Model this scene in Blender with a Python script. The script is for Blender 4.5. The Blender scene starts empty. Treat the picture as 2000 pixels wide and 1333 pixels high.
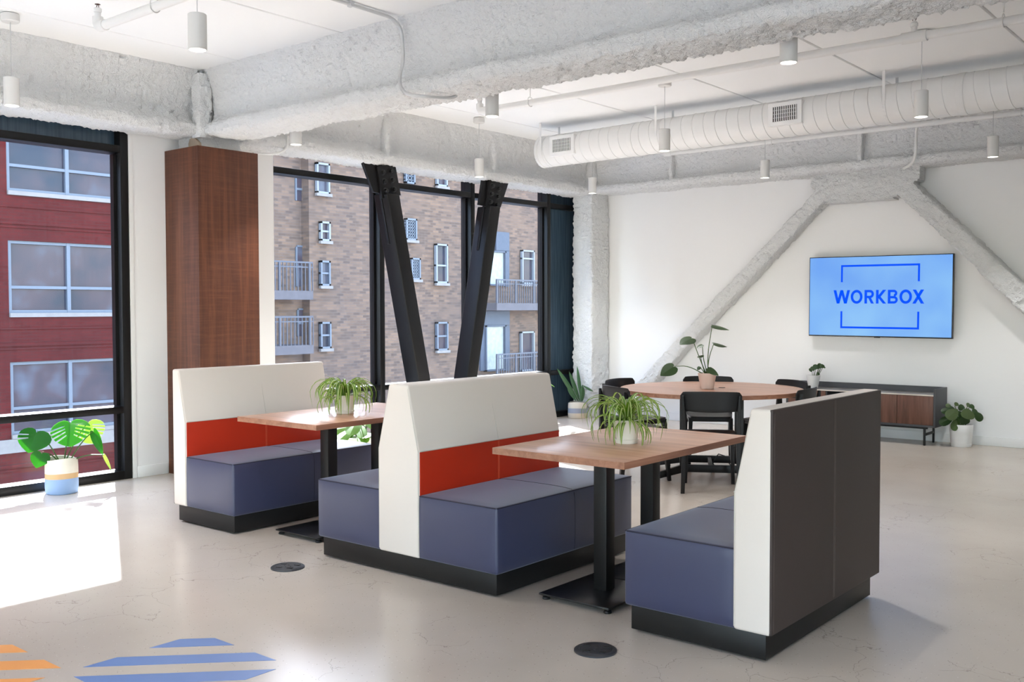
import bpy, bmesh, math, random
import numpy as np
from mathutils import Vector, Matrix
from mathutils.geometry import tessellate_polygon

scene = bpy.context.scene
COL = scene.collection

# ------------------------------------------------------------------ camera
FPX = 1931.28                                   # focal length in pixels of the 2000 x 1333 frame
YAW, PITCH, ROLL = (math.radians(a) for a in (39.508, -1.8887, -0.1311))
CAM = np.array([0.0, 0.0, 1.5])
_f = np.array([-math.sin(YAW) * math.cos(PITCH), math.cos(YAW) * math.cos(PITCH), math.sin(PITCH)])
_r0 = np.array([math.cos(YAW), math.sin(YAW), 0.0])
_u0 = np.cross(_r0, _f)
_r = _r0 * math.cos(ROLL) + _u0 * math.sin(ROLL)
_u = -_r0 * math.sin(ROLL) + _u0 * math.cos(ROLL)


def ray(x, y):
    return _f + _r * (x - 1000.0) / FPX - _u * (y - 666.5) / FPX


def on(x, y, ax, v):
    """the point where the ray through a photo pixel meets the plane axis = v"""
    d = ray(x, y)
    return CAM + d * ((v - CAM[ax]) / d[ax])


def at(x, y, dist):
    """the point on the ray through a photo pixel at a given depth"""
    return CAM + ray(x, y) * dist


def depth(p):
    return float((np.array(p, float) - CAM) @ _f)


cam_data = bpy.data.cameras.new('camera')
cam = bpy.data.objects.new('camera', cam_data)
COL.objects.link(cam)
cam_data.sensor_fit = 'HORIZONTAL'
cam_data.sensor_width = 36.0
cam_data.lens = FPX / 2000.0 * 36.0
cam_data.clip_start = 0.05
cam_data.clip_end = 300
cam.matrix_world = Matrix(((_r[0], _u[0], -_f[0], CAM[0]), (_r[1], _u[1], -_f[1], CAM[1]),
                           (_r[2], _u[2], -_f[2], CAM[2]), (0, 0, 0, 1)))
scene.camera = cam

# ------------------------------------------------------------------ sky, sun, exposure
SUN = Vector((0.690, -0.372, -0.621))           # travel direction of the sunlight
SKY_STRENGTH = 1.2
SUN_STRENGTH = 18.0
LAMP_WATTS = 55.0
EXPOSURE = 1.02
world = bpy.data.worlds.new('sky')
scene.world = world
world.use_nodes = True
wn = world.node_tree.nodes
wl = world.node_tree.links
wn.clear()
w_out = wn.new('ShaderNodeOutputWorld')
w_bg = wn.new('ShaderNodeBackground')
w_sky = wn.new('ShaderNodeTexSky')
w_sky.sky_type = 'NISHITA'
w_sky.sun_disc = False
w_sky.sun_elevation = math.radians(38.4)
w_sky.sun_rotation = math.atan2(-0.69, 0.372)
w_sky.air_density = 1.0
w_sky.dust_density = 1.0
w_sky.ozone_density = 1.0
w_mix = wn.new('ShaderNodeMix')
w_mix.data_type = 'RGBA'
w_mix.inputs[0].default_value = 0.15            # some grey mixed in to tone down the sky's blue
w_bw = wn.new('ShaderNodeRGBToBW')
wl.new(w_sky.outputs[0], w_bw.inputs[0])
wl.new(w_sky.outputs[0], w_mix.inputs[6])
wl.new(w_bw.outputs[0], w_mix.inputs[7])
wl.new(w_mix.outputs[2], w_bg.inputs[0])
w_bg.inputs[1].default_value = SKY_STRENGTH
wl.new(w_bg.outputs[0], w_out.inputs[0])

sun_data = bpy.data.lights.new('sun', 'SUN')
sun_data.energy = SUN_STRENGTH
sun_data.angle = math.radians(0.6)
sun_data.color = (0.96, 0.985, 1.0)
sun = bpy.data.objects.new('sun', sun_data)
COL.objects.link(sun)
sun.rotation_euler = SUN.to_track_quat('-Z', 'Y').to_euler()
sun.location = (-20, 14, 20)

scene.view_settings.view_transform = 'Standard'
scene.view_settings.look = 'None'
scene.view_settings.exposure = EXPOSURE
scene.view_settings.gamma = 1.0
scene.view_settings.use_curve_mapping = False

# ------------------------------------------------------------------ materials


def lin(c):
    return tuple(((v / 255.0) / 12.92 if v / 255.0 <= 0.04045 else ((v / 255.0 + 0.055) / 1.055) ** 2.4) for v in c) + (1.0,)


class N:
    """a small wrapper round a material's node tree"""

    def __init__(self, name):
        self.m = bpy.data.materials.new(name)
        self.m.use_nodes = True
        self.t = self.m.node_tree
        self.b = self.t.nodes['Principled BSDF']
        self.o = self.t.nodes['Material Output']

    def n(self, typ, **kw):
        nd = self.t.nodes.new(typ)
        for k, v in kw.items():
            setattr(nd, k, v)
        return nd

    def l(self, a, b):
        self.t.links.new(a, b)

    def set(self, **kw):
        for k, v in kw.items():
            self.b.inputs[k.replace('_', ' ')].default_value = v
        return self

    def coord(self, scale=(1, 1, 1), loc=(0, 0, 0), rot=(0, 0, 0), kind='Object'):
        tc = self.n('ShaderNodeTexCoord')
        mp = self.n('ShaderNodeMapping')
        mp.inputs['Scale'].default_value = scale
        mp.inputs['Location'].default_value = loc
        mp.inputs['Rotation'].default_value = rot
        self.l(tc.outputs[kind], mp.inputs[0])
        return mp.outputs[0]

    def geo(self, scale=(1, 1, 1)):
        g = self.n('ShaderNodeNewGeometry')
        mp = self.n('ShaderNodeMapping')
        mp.inputs['Scale'].default_value = scale
        self.l(g.outputs['Position'], mp.inputs[0])
        return mp.outputs[0]

    def noise(self, vec, scale, detail=4, rough=0.5, dist=0.0):
        nd = self.n('ShaderNodeTexNoise')
        nd.inputs['Scale'].default_value = scale
        nd.inputs['Detail'].default_value = detail
        nd.inputs['Roughness'].default_value = rough
        nd.inputs['Distortion'].default_value = dist
        if vec is not None:
            self.l(vec, nd.inputs['Vector'])
        return nd.outputs['Fac']

    def ramp(self, fac, stops):
        nd = self.n('ShaderNodeValToRGB')
        cr = nd.color_ramp
        while len(cr.elements) < len(stops):
            cr.elements.new(0.5)
        for e, (p, c) in zip(cr.elements, stops):
            e.position = p
            e.color = c
        self.l(fac, nd.inputs[0])
        return nd.outputs[0]

    def mix(self, fac, a, b, blend='MIX'):
        nd = self.n('ShaderNodeMix', data_type='RGBA', blend_type=blend)
        for s, v in ((0, fac), (6, a), (7, b)):
            if hasattr(v, 'links'):
                self.l(v, nd.inputs[s])
            else:
                nd.inputs[s].default_value = v
        return nd.outputs[2]

    def math(self, op, a, b=0.0):
        nd = self.n('ShaderNodeMath', operation=op)
        for s, v in ((0, a), (1, b)):
            if hasattr(v, 'links'):
                self.l(v, nd.inputs[s])
            else:
                nd.inputs[s].default_value = v
        return nd.outputs[0]

    def bump(self, height, strength=0.3, dist=0.01):
        nd = self.n('ShaderNodeBump')
        nd.inputs['Strength'].default_value = strength
        nd.inputs['Distance'].default_value = dist
        self.l(height, nd.inputs['Height'])
        self.l(nd.outputs[0], self.b.inputs['Normal'])

    def color(self, c):
        self.l(c, self.b.inputs['Base Color'])


M = {}


def plain(key, rgb, rough=0.5, metal=0.0, spec=0.5, bump=0.0, bscale=200, var=0.0):
    n = N(key)
    c = lin(rgb)
    n.set(Roughness=rough, Metallic=metal)
    n.b.inputs['Specular IOR Level'].default_value = spec
    n.b.inputs['Base Color'].default_value = c
    if var or bump:
        v = n.coord()
        f = n.noise(v, 6.0, 3)
        if var:
            d = tuple(max(0, x * (1 - var)) for x in c[:3]) + (1,)
            l2 = tuple(min(1, x * (1 + var)) for x in c[:3]) + (1,)
            n.color(n.ramp(f, [(0.3, d), (0.7, l2)]))
        if bump:
            n.bump(n.noise(v, bscale, 2), bump, 0.002)
    M[key] = n.m
    return n


plain('wall_paint', (242, 241, 240), 0.75, spec=0.3)
plain('ceiling_paint', (244, 244, 243), 0.8, spec=0.2, bump=0.15, bscale=60)
plain('white_metal', (232, 231, 228), 0.45)
plain('white_gloss', (238, 237, 235), 0.35)
plain('lamp_shade', (222, 220, 216), 0.5)
plain('steel_black', (19, 19, 20), 0.45, 0.0, 0.3, bump=0.25, bscale=35)
plain('bolt_black', (20, 20, 21), 0.4)
plain('frame_black', (17, 17, 18), 0.4, spec=0.35)
plain('plinth_black', (20, 19, 19), 0.45, spec=0.35, var=0.15)
plain('plastic_black', (30, 29, 30), 0.45, spec=0.32, bump=0.08, bscale=400)
plain('post_black', (24, 23, 23), 0.42, spec=0.32)
plain('plate_black', (22, 22, 24), 0.32, var=0.3)
plain('navy_vinyl', (52, 55, 82), 0.42, spec=0.55, bump=0.12, bscale=500)
for _b in (M['navy_vinyl'].node_tree.nodes['Principled BSDF'],):
    _b.inputs['Sheen Weight'].default_value = 0.35
    _b.inputs['Sheen Roughness'].default_value = 0.4
    _b.inputs['Sheen Tint'].default_value = (0.8, 0.85, 1.0, 1)
plain('white_vinyl', (219, 208, 199), 0.5, spec=0.4, bump=0.1, bscale=500)
plain('orange_vinyl', (172, 38, 8), 0.52, spec=0.35, bump=0.1, bscale=500)
plain('brown_vinyl', (62, 52, 49), 0.55, spec=0.35, bump=0.1, bscale=500)
plain('dark_thread', (34, 34, 48), 0.8)
plain('orange_thread', (205, 92, 62), 0.8)
plain('white_thread', (196, 188, 178), 0.8)
plain('brown_thread', (104, 92, 86), 0.8)
plain('charcoal', (66, 67, 71), 0.5, var=0.05)
plain('marble_dark', (120, 116, 114), 0.3, var=0.35)
plain('cream_edge', (226, 216, 204), 0.5)
plain('pot_white', (232, 230, 227), 0.4)
plain('pot_cream', (236, 228, 219), 0.5)
plain('pot_pink', (231, 205, 191), 0.55)
plain('soil', (52, 40, 32), 0.95, bump=1.0, bscale=120, var=0.4)
plain('basket_cream', (226, 218, 204), 0.9, var=0.06)
plain('basket_tan', (205, 168, 124), 0.9, var=0.08)
plain('basket_blue', (142, 168, 206), 0.9, var=0.06)
plain('basket_grey', (160, 164, 178), 0.9, var=0.06)
plain('basket_beige', (222, 205, 182), 0.9, var=0.06)
plain('brass_brown', (96, 70, 58), 0.45, 0.6)
plain('conduit', (205, 205, 205), 0.4, 0.3)
plain('tv_black', (12, 12, 13), 0.3)
plain('box_black', (44, 45, 50), 0.5, var=0.2)
plain('cable_black', (18, 18, 19), 0.5)
plain('shadow_dark', (60, 56, 52), 0.9)
plain('peeled_board', (178, 160, 140), 0.95, bump=0.8, bscale=80, var=0.2)
plain('ext_frame_blue', (86, 92, 102), 0.5)
plain('ext_frame_white', (118, 121, 126), 0.5)
plain('ext_stone', (122, 115, 110), 0.9, var=0.08)
plain('ext_panel', (64, 70, 82), 0.7, var=0.08)
plain('ext_rail', (70, 70, 78), 0.6)
plain('ext_slab', (84, 78, 80), 0.9, var=0.1)
plain('ext_curtain', (150, 152, 146), 0.9, var=0.12)
plain('ext_ground', (172, 170, 168), 0.95, var=0.15)
plain('blue_tape', (108, 137, 192), 0.38)
plain('orange_tape', (240, 164, 92), 0.38)


def emitter(key, rgb, strength):
    n = N(key)
    n.b.inputs['Base Color'].default_value = lin(rgb)
    n.b.inputs['Emission Color'].default_value = lin(rgb)
    n.b.inputs['Emission Strength'].default_value = strength
    M[key] = n.m
    return n


emitter('lamp_glow', (255, 246, 232), 5.0)
emitter('screen_ink', (0, 80, 245), 0.55)
M['screen_ink'].node_tree.nodes['Principled BSDF'].inputs['Base Color'].default_value = (0, 0, 0, 1)
M['screen_ink'].node_tree.nodes['Principled BSDF'].inputs['Specular IOR Level'].default_value = 0.1
n = N('screen_blue')
f = n.noise(n.coord(), 1.6, 2, 0.4)
c = n.ramp(f, [(0.3, lin((112, 168, 250))), (0.7, lin((146, 202, 255)))])
n.b.inputs['Base Color'].default_value = (0.0, 0.0, 0.0, 1)
n.l(c, n.b.inputs['Emission Color'])
n.set(Emission_Strength=0.46, Roughness=0.4)
n.b.inputs['Specular IOR Level'].default_value = 0.2
M['screen_blue'] = n.m

# polished concrete
n = N('concrete')
v = n.geo()
big = n.noise(v, 0.55, 4, 0.55)
mid = n.noise(v, 5.0, 5, 0.6)
base = n.ramp(big, [(0.3, lin((187, 175, 163))), (0.7, lin((206, 195, 183)))])
vor = n.n('ShaderNodeTexVoronoi')
vor.inputs['Scale'].default_value = 62.0
n.l(v, vor.inputs['Vector'])
sand = n.noise(v, 9.0, 2)
spot = n.math('LESS_THAN', vor.outputs['Distance'], 0.16)
pick = n.n('ShaderNodeSeparateColor')
n.l(vor.outputs['Color'], pick.inputs[0])
dark = n.math('MULTIPLY', spot, n.math('GREATER_THAN', pick.outputs[0], 0.80))
light = n.math('MULTIPLY', spot, n.math('LESS_THAN', pick.outputs[0], 0.13))
base = n.mix(n.math('MULTIPLY', dark, 0.55), base, lin((112, 98, 88)))
base = n.mix(n.math('MULTIPLY', light, 0.5), base, lin((228, 222, 214)))
# hairline cracks: borders of large warped cells, only in places
warp = n.n('ShaderNodeVectorMath', operation='ADD')
wnz = n.n('ShaderNodeTexNoise')
wnz.inputs['Scale'].default_value = 3.0
wnz.inputs['Detail'].default_value = 5
n.l(v, wnz.inputs['Vector'])
wsc = n.n('ShaderNodeVectorMath', operation='SCALE')
wsc.inputs[3].default_value = 0.55
n.l(wnz.outputs['Color'], wsc.inputs[0])
n.l(v, warp.inputs[0])
n.l(wsc.outputs[0], warp.inputs[1])
cr = n.n('ShaderNodeTexVoronoi', feature='DISTANCE_TO_EDGE')
cr.inputs['Scale'].default_value = 2.6
n.l(warp.outputs[0], cr.inputs['Vector'])
line = n.math('LESS_THAN', cr.outputs['Distance'], 0.0045)
where = n.math('GREATER_THAN', n.noise(v, 0.9, 2), 0.53)
crack = n.math('MULTIPLY', n.math('MULTIPLY', line, where), 0.45)
base = n.mix(crack, base, lin((118, 106, 98)))
n.color(base)
n.set(Roughness=0.26)
n.b.inputs['Specular IOR Level'].default_value = 0.45
M['concrete'] = n.m

# rough sprayed-on fireproofing, painted white
n = N('sprayed')
v = n.geo()
fine = n.noise(v, 95.0, 4, 0.65)
mid = n.noise(v, 38.0, 3, 0.6)
h = n.math('ADD', n.math('MULTIPLY', fine, 0.6), n.math('MULTIPLY', mid, 0.9))
n.b.inputs['Base Color'].default_value = lin((244, 244, 243))
n.set(Roughness=0.9)
n.b.inputs['Specular IOR Level'].default_value = 0.15
n.bump(h, 1.0, 0.026)
M['sprayed'] = n.m


def wood(key, c0, c1, c2, axis, scale=1.0, rough=0.45, figure=0.5, cross=0.0):
    n = N(key)
    s = [9.0 * scale] * 3
    s[axis] = 0.55 * scale
    v = n.coord(tuple(s))
    g1 = n.noise(v, 1.6, 5, 0.6, 0.6)
    s2 = [60.0 * scale] * 3
    s2[axis] = 1.2 * scale
    g2 = n.noise(n.coord(tuple(s2)), 1.3, 4, 0.6)
    c = n.ramp(g1, [(0.3, lin(c0)), (0.5, lin(c1)), (0.72, lin(c2))])
    c = n.mix(n.math('MULTIPLY', g2, figure), c, lin(c0))
    if cross:
        s3 = [3.0 * scale] * 3
        s3[axis] = 46.0 * scale
        g3 = n.noise(n.coord(tuple(s3)), 1.0, 3, 0.6)
        c = n.mix(n.math('MULTIPLY', n.math('SUBTRACT', g3, 0.45), cross), c, lin(c2))
    if cross:
        wv = n.n('ShaderNodeTexWave', wave_type='RINGS', rings_direction='SPHERICAL')
        wv.inputs['Scale'].default_value = 2.2
        wv.inputs['Distortion'].default_value = 3.5
        wv.inputs['Detail'].default_value = 3
        wv.inputs['Detail Scale'].default_value = 1.2
        s4 = [3.4] * 3
        s4[axis] = 0.42
        n.l(n.coord(tuple(s4), loc=(1.3, 0.4, 0.2)), wv.inputs['Vector'])
        c = n.mix(n.math('MULTIPLY', n.ramp(wv.outputs['Fac'], [(0.0, (1, 1, 1, 1)), (0.35, (0, 0, 0, 1))]), 0.30), c, lin(c0))
    n.color(c)
    n.set(Roughness=rough)
    n.bump(g2, 0.08, 0.002)
    M[key] = n.m


wood('column_wood', (70, 36, 20), (93, 50, 29), (122, 72, 46), 2, 1.0, 0.6, 0.45, 1.3)
wood('walnut', (78, 48, 36), (108, 70, 54), (132, 90, 72), 2, 1.6, 0.45, 0.5)
wood('table_top', (160, 114, 90), (198, 150, 122), (214, 170, 142), 0, 1.0, 0.3, 0.3)
wood('table_edge', (132, 88, 66), (160, 112, 88), (182, 134, 108), 1, 1.4, 0.4, 0.4)
wood('round_top', (148, 102, 78), (182, 132, 105), (200, 152, 124), 0, 0.9, 0.3, 0.3)

# clear glass with a little dust on it
def glass(key, tint, dirt):
    n = N(key)
    tr = n.n('ShaderNodeBsdfTransparent')
    tr.inputs[0].default_value = tint
    gl = n.n('ShaderNodeBsdfGlossy')
    gl.inputs['Roughness'].default_value = 0.02
    gm = n.n('ShaderNodeNewGeometry')
    dt = n.n('ShaderNodeVectorMath', operation='DOT_PRODUCT')
    n.l(gm.outputs['Incoming'], dt.inputs[0])
    n.l(gm.outputs['Normal'], dt.inputs[1])
    cosv = n.math('ABSOLUTE', dt.outputs['Value'])
    fres = n.math('ADD', 0.012, n.math('MULTIPLY', 0.5, n.math('POWER', n.math('SUBTRACT', 1.0, cosv), 5.0)))
    m1 = n.n('ShaderNodeMixShader')
    n.l(fres, m1.inputs[0])
    n.l(tr.outputs[0], m1.inputs[1])
    n.l(gl.outputs[0], m1.inputs[2])
    last = m1
    if dirt:
        du = n.n('ShaderNodeBsdfDiffuse')
        du.inputs[0].default_value = (0.8, 0.82, 0.88, 1)
        tl = n.n('ShaderNodeBsdfTranslucent')
        tl.inputs[0].default_value = (0.8, 0.83, 0.9, 1)
        dd = n.n('ShaderNodeMixShader')
        dd.inputs[0].default_value = 0.6
        n.l(du.outputs[0], dd.inputs[1])
        n.l(tl.outputs[0], dd.inputs[2])
        streak = n.noise(n.geo((60, 60, 1.5)), 1.0, 4, 0.7)
        specks = n.noise(n.geo(), 130.0, 2, 0.6)
        dust = n.math('ADD', n.math('MULTIPLY', n.ramp(streak, [(0.4, (0, 0, 0, 1)), (0.8, (1, 1, 1, 1))]), 0.008 * dirt),
                      n.math('MULTIPLY', n.math('GREATER_THAN', specks, 0.72), 0.05 * dirt))
        dust = n.math('ADD', dust, 0.004 * dirt)
        last = n.n('ShaderNodeMixShader')
        n.l(dust, last.inputs[0])
        n.l(m1.outputs[0], last.inputs[1])
        n.l(dd.outputs[0], last.inputs[2])
    n.l(last.outputs[0], n.o.inputs[0])
    M[key] = n.m


glass('window_glass', (0.90, 0.92, 0.94, 1), 0.35)
glass('clear_glass', (0.96, 0.97, 0.975, 1), 0.0)
n = N('spandrel_glass')
v = n.geo((40, 40, 2))
c = n.ramp(n.noise(v, 1.0, 3), [(0.3, lin((56, 74, 90))), (0.7, lin((78, 98, 114)))])
n.color(c)
n.set(Roughness=0.18)
M['spandrel_glass'] = n.m

n = N('far_glass')
v = n.geo()
c = n.ramp(n.noise(v, 0.5, 3, 0.6), [(0.35, lin((40, 45, 56))), (0.55, lin((66, 56, 62))), (0.75, lin((84, 92, 104)))])  # patchy reddish and pale tones are reflections painted into the panes
n.color(c)
n.set(Roughness=0.15)
n.b.inputs['Specular IOR Level'].default_value = 0.15
M['far_glass'] = n.m


def brick(key, c1, c2, mortar, sc=1.0, blotch=(0.5, 0.5, 0.5)):
    n = N(key)
    g = n.n('ShaderNodeNewGeometry')
    sp = n.n('ShaderNodeSeparateXYZ')
    n.l(g.outputs['Position'], sp.inputs[0])
    cb = n.n('ShaderNodeCombineXYZ')
    n.l(n.math('ADD', sp.outputs[1], sp.outputs[0]), cb.inputs[0])
    n.l(sp.outputs[2], cb.inputs[1])
    b = n.n('ShaderNodeTexBrick')
    b.inputs['Scale'].default_value = 1.0
    b.inputs['Brick Width'].default_value = 0.30 * sc
    b.inputs['Row Height'].default_value = 0.095 * sc
    b.inputs['Mortar Size'].default_value = 0.010
    b.inputs['Color1'].default_value = lin(c1)
    b.inputs['Color2'].default_value = lin(c2)
    b.inputs['Mortar'].default_value = lin(mortar)
    n.l(cb.outputs[0], b.inputs['Vector'])
    bl = n.noise(g.outputs['Position'], 0.45, 5, 0.6)
    c = n.mix(n.math('MULTIPLY', n.ramp(bl, [(0.4, (0, 0, 0, 1)), (0.7, (1, 1, 1, 1))]), 0.45), b.outputs['Color'], tuple(blotch) + (1,))
    n.color(c)
    n.set(Roughness=0.9)
    n.b.inputs['Specular IOR Level'].default_value = 0.1
    M[key] = n.m


brick('red_brick', (72, 21, 19), (82, 26, 24), (66, 33, 31), 1.0, lin((58, 22, 22))[:3])
brick('tan_brick', (118, 94, 77), (84, 69, 60), (100, 86, 79), 1.1, lin((86, 75, 71))[:3])


def leafmat(key, rgb, trans, rough=0.4, back=0.35):
    n = N(key)
    f = n.noise(n.coord(), 9.0, 3)
    c = lin(rgb)
    d = tuple(x * 0.72 for x in c[:3]) + (1,)
    col = n.ramp(f, [(0.3, d), (0.7, c)])
    n.color(col)
    n.set(Roughness=rough)
    t = n.n('ShaderNodeBsdfTranslucent')
    t.inputs[0].default_value = lin(trans)
    mx = n.n('ShaderNodeMixShader')
    mx.inputs[0].default_value = back
    n.l(n.b.outputs[0], mx.inputs[1])
    n.l(t.outputs[0], mx.inputs[2])
    n.l(mx.outputs[0], n.o.inputs[0])
    M[key] = n.m


leafmat('leaf_monstera', (34, 104, 44), (120, 200, 30), 0.3, 0.45)
leafmat('leaf_pale', (150, 190, 90), (200, 230, 120), 0.4, 0.5)
leafmat('leaf_dark', (58, 84, 44), (90, 140, 30), 0.35, 0.25)
leafmat('leaf_olive', (92, 112, 66), (120, 150, 50), 0.45, 0.25)
leafmat('leaf_snake', (72, 112, 72), (100, 150, 60), 0.4, 0.15)
leafmat('leaf_spider', (84, 128, 34), (150, 200, 40), 0.4, 0.35)
leafmat('leaf_stripe', (196, 206, 140), (220, 235, 150), 0.45, 0.35)
leafmat('leaf_variegated', (120, 160, 80), (180, 220, 110), 0.45, 0.4)
leafmat('stem_green', (74, 104, 48), (110, 160, 50), 0.5, 0.2)

# ------------------------------------------------------------------ mesh helpers


class MB:
    """collects vertices and faces of ONE part"""

    def __init__(self):
        self.v = []
        self.f = []
        self.mi = []

    def add(self, vs, fs, mi=0):
        o = len(self.v)
        self.v += [tuple(map(float, p)) for p in vs]
        self.f += [tuple(i + o for i in q) for q in fs]
        self.mi += [mi] * len(fs)
        return self

    def box(self, x0, x1, y0, y1, z0, z1, mi=0):
        vs = [(x, y, z) for z in (z0, z1) for y in (y0, y1) for x in (x0, x1)]
        return self.add(vs, [(0, 2, 3, 1), (4, 5, 7, 6), (0, 1, 5, 4), (2, 6, 7, 3), (0, 4, 6, 2), (1, 3, 7, 5)], mi)

    def hull8(self, a, b, mi=0):
        """two quads a, b (4 points each) joined"""
        return self.add(list(a) + list(b), [(3, 2, 1, 0), (4, 5, 6, 7), (0, 1, 5, 4), (1, 2, 6, 5), (2, 3, 7, 6), (3, 0, 4, 7)], mi)

    def prism(self, poly, axis, a, b, mi=0):
        """polygon in the two other axes (in order) extruded along axis from a to b"""
        def p(q, t):
            return (t, q[0], q[1]) if axis == 0 else (q[0], t, q[1]) if axis == 1 else (q[0], q[1], t)
        k = len(poly)
        vs = [p(q, a) for q in poly] + [p(q, b) for q in poly]
        fs = [tuple(range(k))[::-1], tuple(range(k, 2 * k))] + [(i, (i + 1) % k, (i + 1) % k + k, i + k) for i in range(k)]
        return self.add(vs, fs, mi)

    def lathe(self, prof, seg=32, c=(0, 0, 0), mi=None, close=True):
        vs = []
        k = len(prof)
        for i in range(seg):
            a = 2 * math.pi * i / seg
            for r, z in prof:
                vs.append((c[0] + r * math.cos(a), c[1] + r * math.sin(a), c[2] + z))
        fs, ms = [], []
        for i in range(seg):
            j = (i + 1) % seg
            for q in range(k - 1):
                fs.append((i * k + q, j * k + q, j * k + q + 1, i * k + q + 1))
                ms.append(mi[q] if mi else 0)
        if close:
            if prof[0][0] > 1e-5:
                fs.append(tuple(i * k for i in range(seg))[::-1])
                ms.append(mi[0] if mi else 0)
            if prof[-1][0] > 1e-5:
                fs.append(tuple(i * k + k - 1 for i in range(seg)))
                ms.append(mi[-1] if mi else 0)
        o = len(self.v)
        self.v += vs
        self.f += [tuple(i + o for i in q) for q in fs]
        self.mi += ms
        return self

    def tube(self, pts, r, seg=10, mi=0, cap=True):
        pts = [Vector(tuple(p)) for p in pts]
        rs = r if isinstance(r, (list, tuple)) else [r] * len(pts)
        up = None
        rings = []
        for i, p in enumerate(pts):
            d = (pts[min(i + 1, len(pts) - 1)] - pts[max(i - 1, 0)]).normalized()
            if up is None:
                up = Vector((0, 0, 1)) if abs(d.z) < 0.9 else Vector((1, 0, 0))
            s = d.cross(up)
            if s.length < 1e-6:
                s = d.orthogonal()
            s.normalize()
            up = s.cross(d).normalized()
            rings.append([p + (s * math.cos(t) + up * math.sin(t)) * rs[i] for t in [2 * math.pi * k / seg for k in range(seg)]])
        vs = [q for g in rings for q in g]
        fs = []
        for i in range(len(pts) - 1):
            for k in range(seg):
                k2 = (k + 1) % seg
                fs.append((i * seg + k, i * seg + k2, (i + 1) * seg + k2, (i + 1) * seg + k))
        if cap:
            fs.append(tuple(range(seg))[::-1])
            fs.append(tuple((len(pts) - 1) * seg + k for k in range(seg)))
        return self.add(vs, fs, mi)


def build(name, mb, mat, parent=None, bevel=0.0, seg=2, smooth=35, props=None, recalc=True):
    me = bpy.data.meshes.new(name)
    me.from_pydata(mb.v, [], mb.f)
    mats = mat if isinstance(mat, (list, tuple)) else [mat]
    for k in mats:
        me.materials.append(M[k])
    if len(mats) > 1:
        me.polygons.foreach_set('material_index', mb.mi)
    if bevel or recalc:
        bm = bmesh.new()
        bm.from_mesh(me)
        if recalc:
            bmesh.ops.recalc_face_normals(bm, faces=bm.faces)
        if bevel:
            es = [e for e in bm.edges if len(e.link_faces) == 2 and e.calc_face_angle(0) > math.radians(25)]
            bmesh.ops.bevel(bm, geom=es, offset=bevel, segments=seg, profile=0.5, affect='EDGES', clamp_overlap=True)
        bm.to_mesh(me)
        bm.free()
    if smooth:
        me.polygons.foreach_set('use_smooth', [True] * len(me.polygons))
        try:
            me.set_sharp_from_angle(angle=math.radians(smooth))
        except Exception:
            pass
    me.update()
    o = bpy.data.objects.new(name, me)
    COL.objects.link(o)
    if parent is not None:
        o.parent = parent
        o.matrix_parent_inverse = parent.matrix_basis.inverted()
    return o


def local(name, mb, mat, parent, **kw):
    """a part whose coordinates are given in its thing's own space"""
    o = build(name, mb, mat, None, **kw)
    o.parent = parent
    return o


def tag(o, label, cat, group=None, kind=None):
    o['label'] = label
    o['category'] = cat
    if group:
        o['group'] = group
    if kind:
        o['kind'] = kind
    return o


def thing(name, label, cat, loc=(0, 0, 0), rz=0.0, group=None, kind=None):
    o = bpy.data.objects.new(name, None)
    o.empty_display_size = 0.1
    o.location = tuple(map(float, loc))
    o.rotation_euler = (0, 0, rz)
    COL.objects.link(o)
    return tag(o, label, cat, group, kind)


def box(name, mat, parent, x0, x1, y0, y1, z0, z1, bevel=0.0, **kw):
    return build(name, MB().box(x0, x1, y0, y1, z0, z1), mat, parent, bevel=bevel, **kw)


def copy_tree(o, parent=None):
    c = o.copy()
    COL.objects.link(c)
    c.parent = parent
    for ch in [k for k in bpy.data.objects if k.parent == o]:
        copy_tree(ch, c)
    return c


# ------------------------------------------------------------------ lattice noise for the sprayed coating
_rng = np.random.default_rng(5)
_lat = _rng.random((32, 32, 32))


def vnoise(p):
    i = np.floor(p).astype(int)
    t = p - i
    t = t * t * (3 - 2 * t)
    out = 0
    for dx in (0, 1):
        for dy in (0, 1):
            for dz in (0, 1):
                w = (t[:, 0] if dx else 1 - t[:, 0]) * (t[:, 1] if dy else 1 - t[:, 1]) * (t[:, 2] if dz else 1 - t[:, 2])
                out = out + w * _lat[(i[:, 0] + dx) % 32, (i[:, 1] + dy) % 32, (i[:, 2] + dz) % 32]
    return out


def lumps(p, amp):
    h = (vnoise(p * 4.0) - 0.5) * 1.2 + (vnoise(p * 17.0 + 7) - 0.5) * 0.8 + (vnoise(p * 46.0 + 3) - 0.5) * 1.5
    pit = np.clip(vnoise(p * 30.0 + 11) - 0.70, 0, 1) * 5.0 * np.clip(vnoise(p * 2.5 + 5) * 2 - 0.6, 0, 1)
    return (h * 1.05 - pit) * amp


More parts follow.
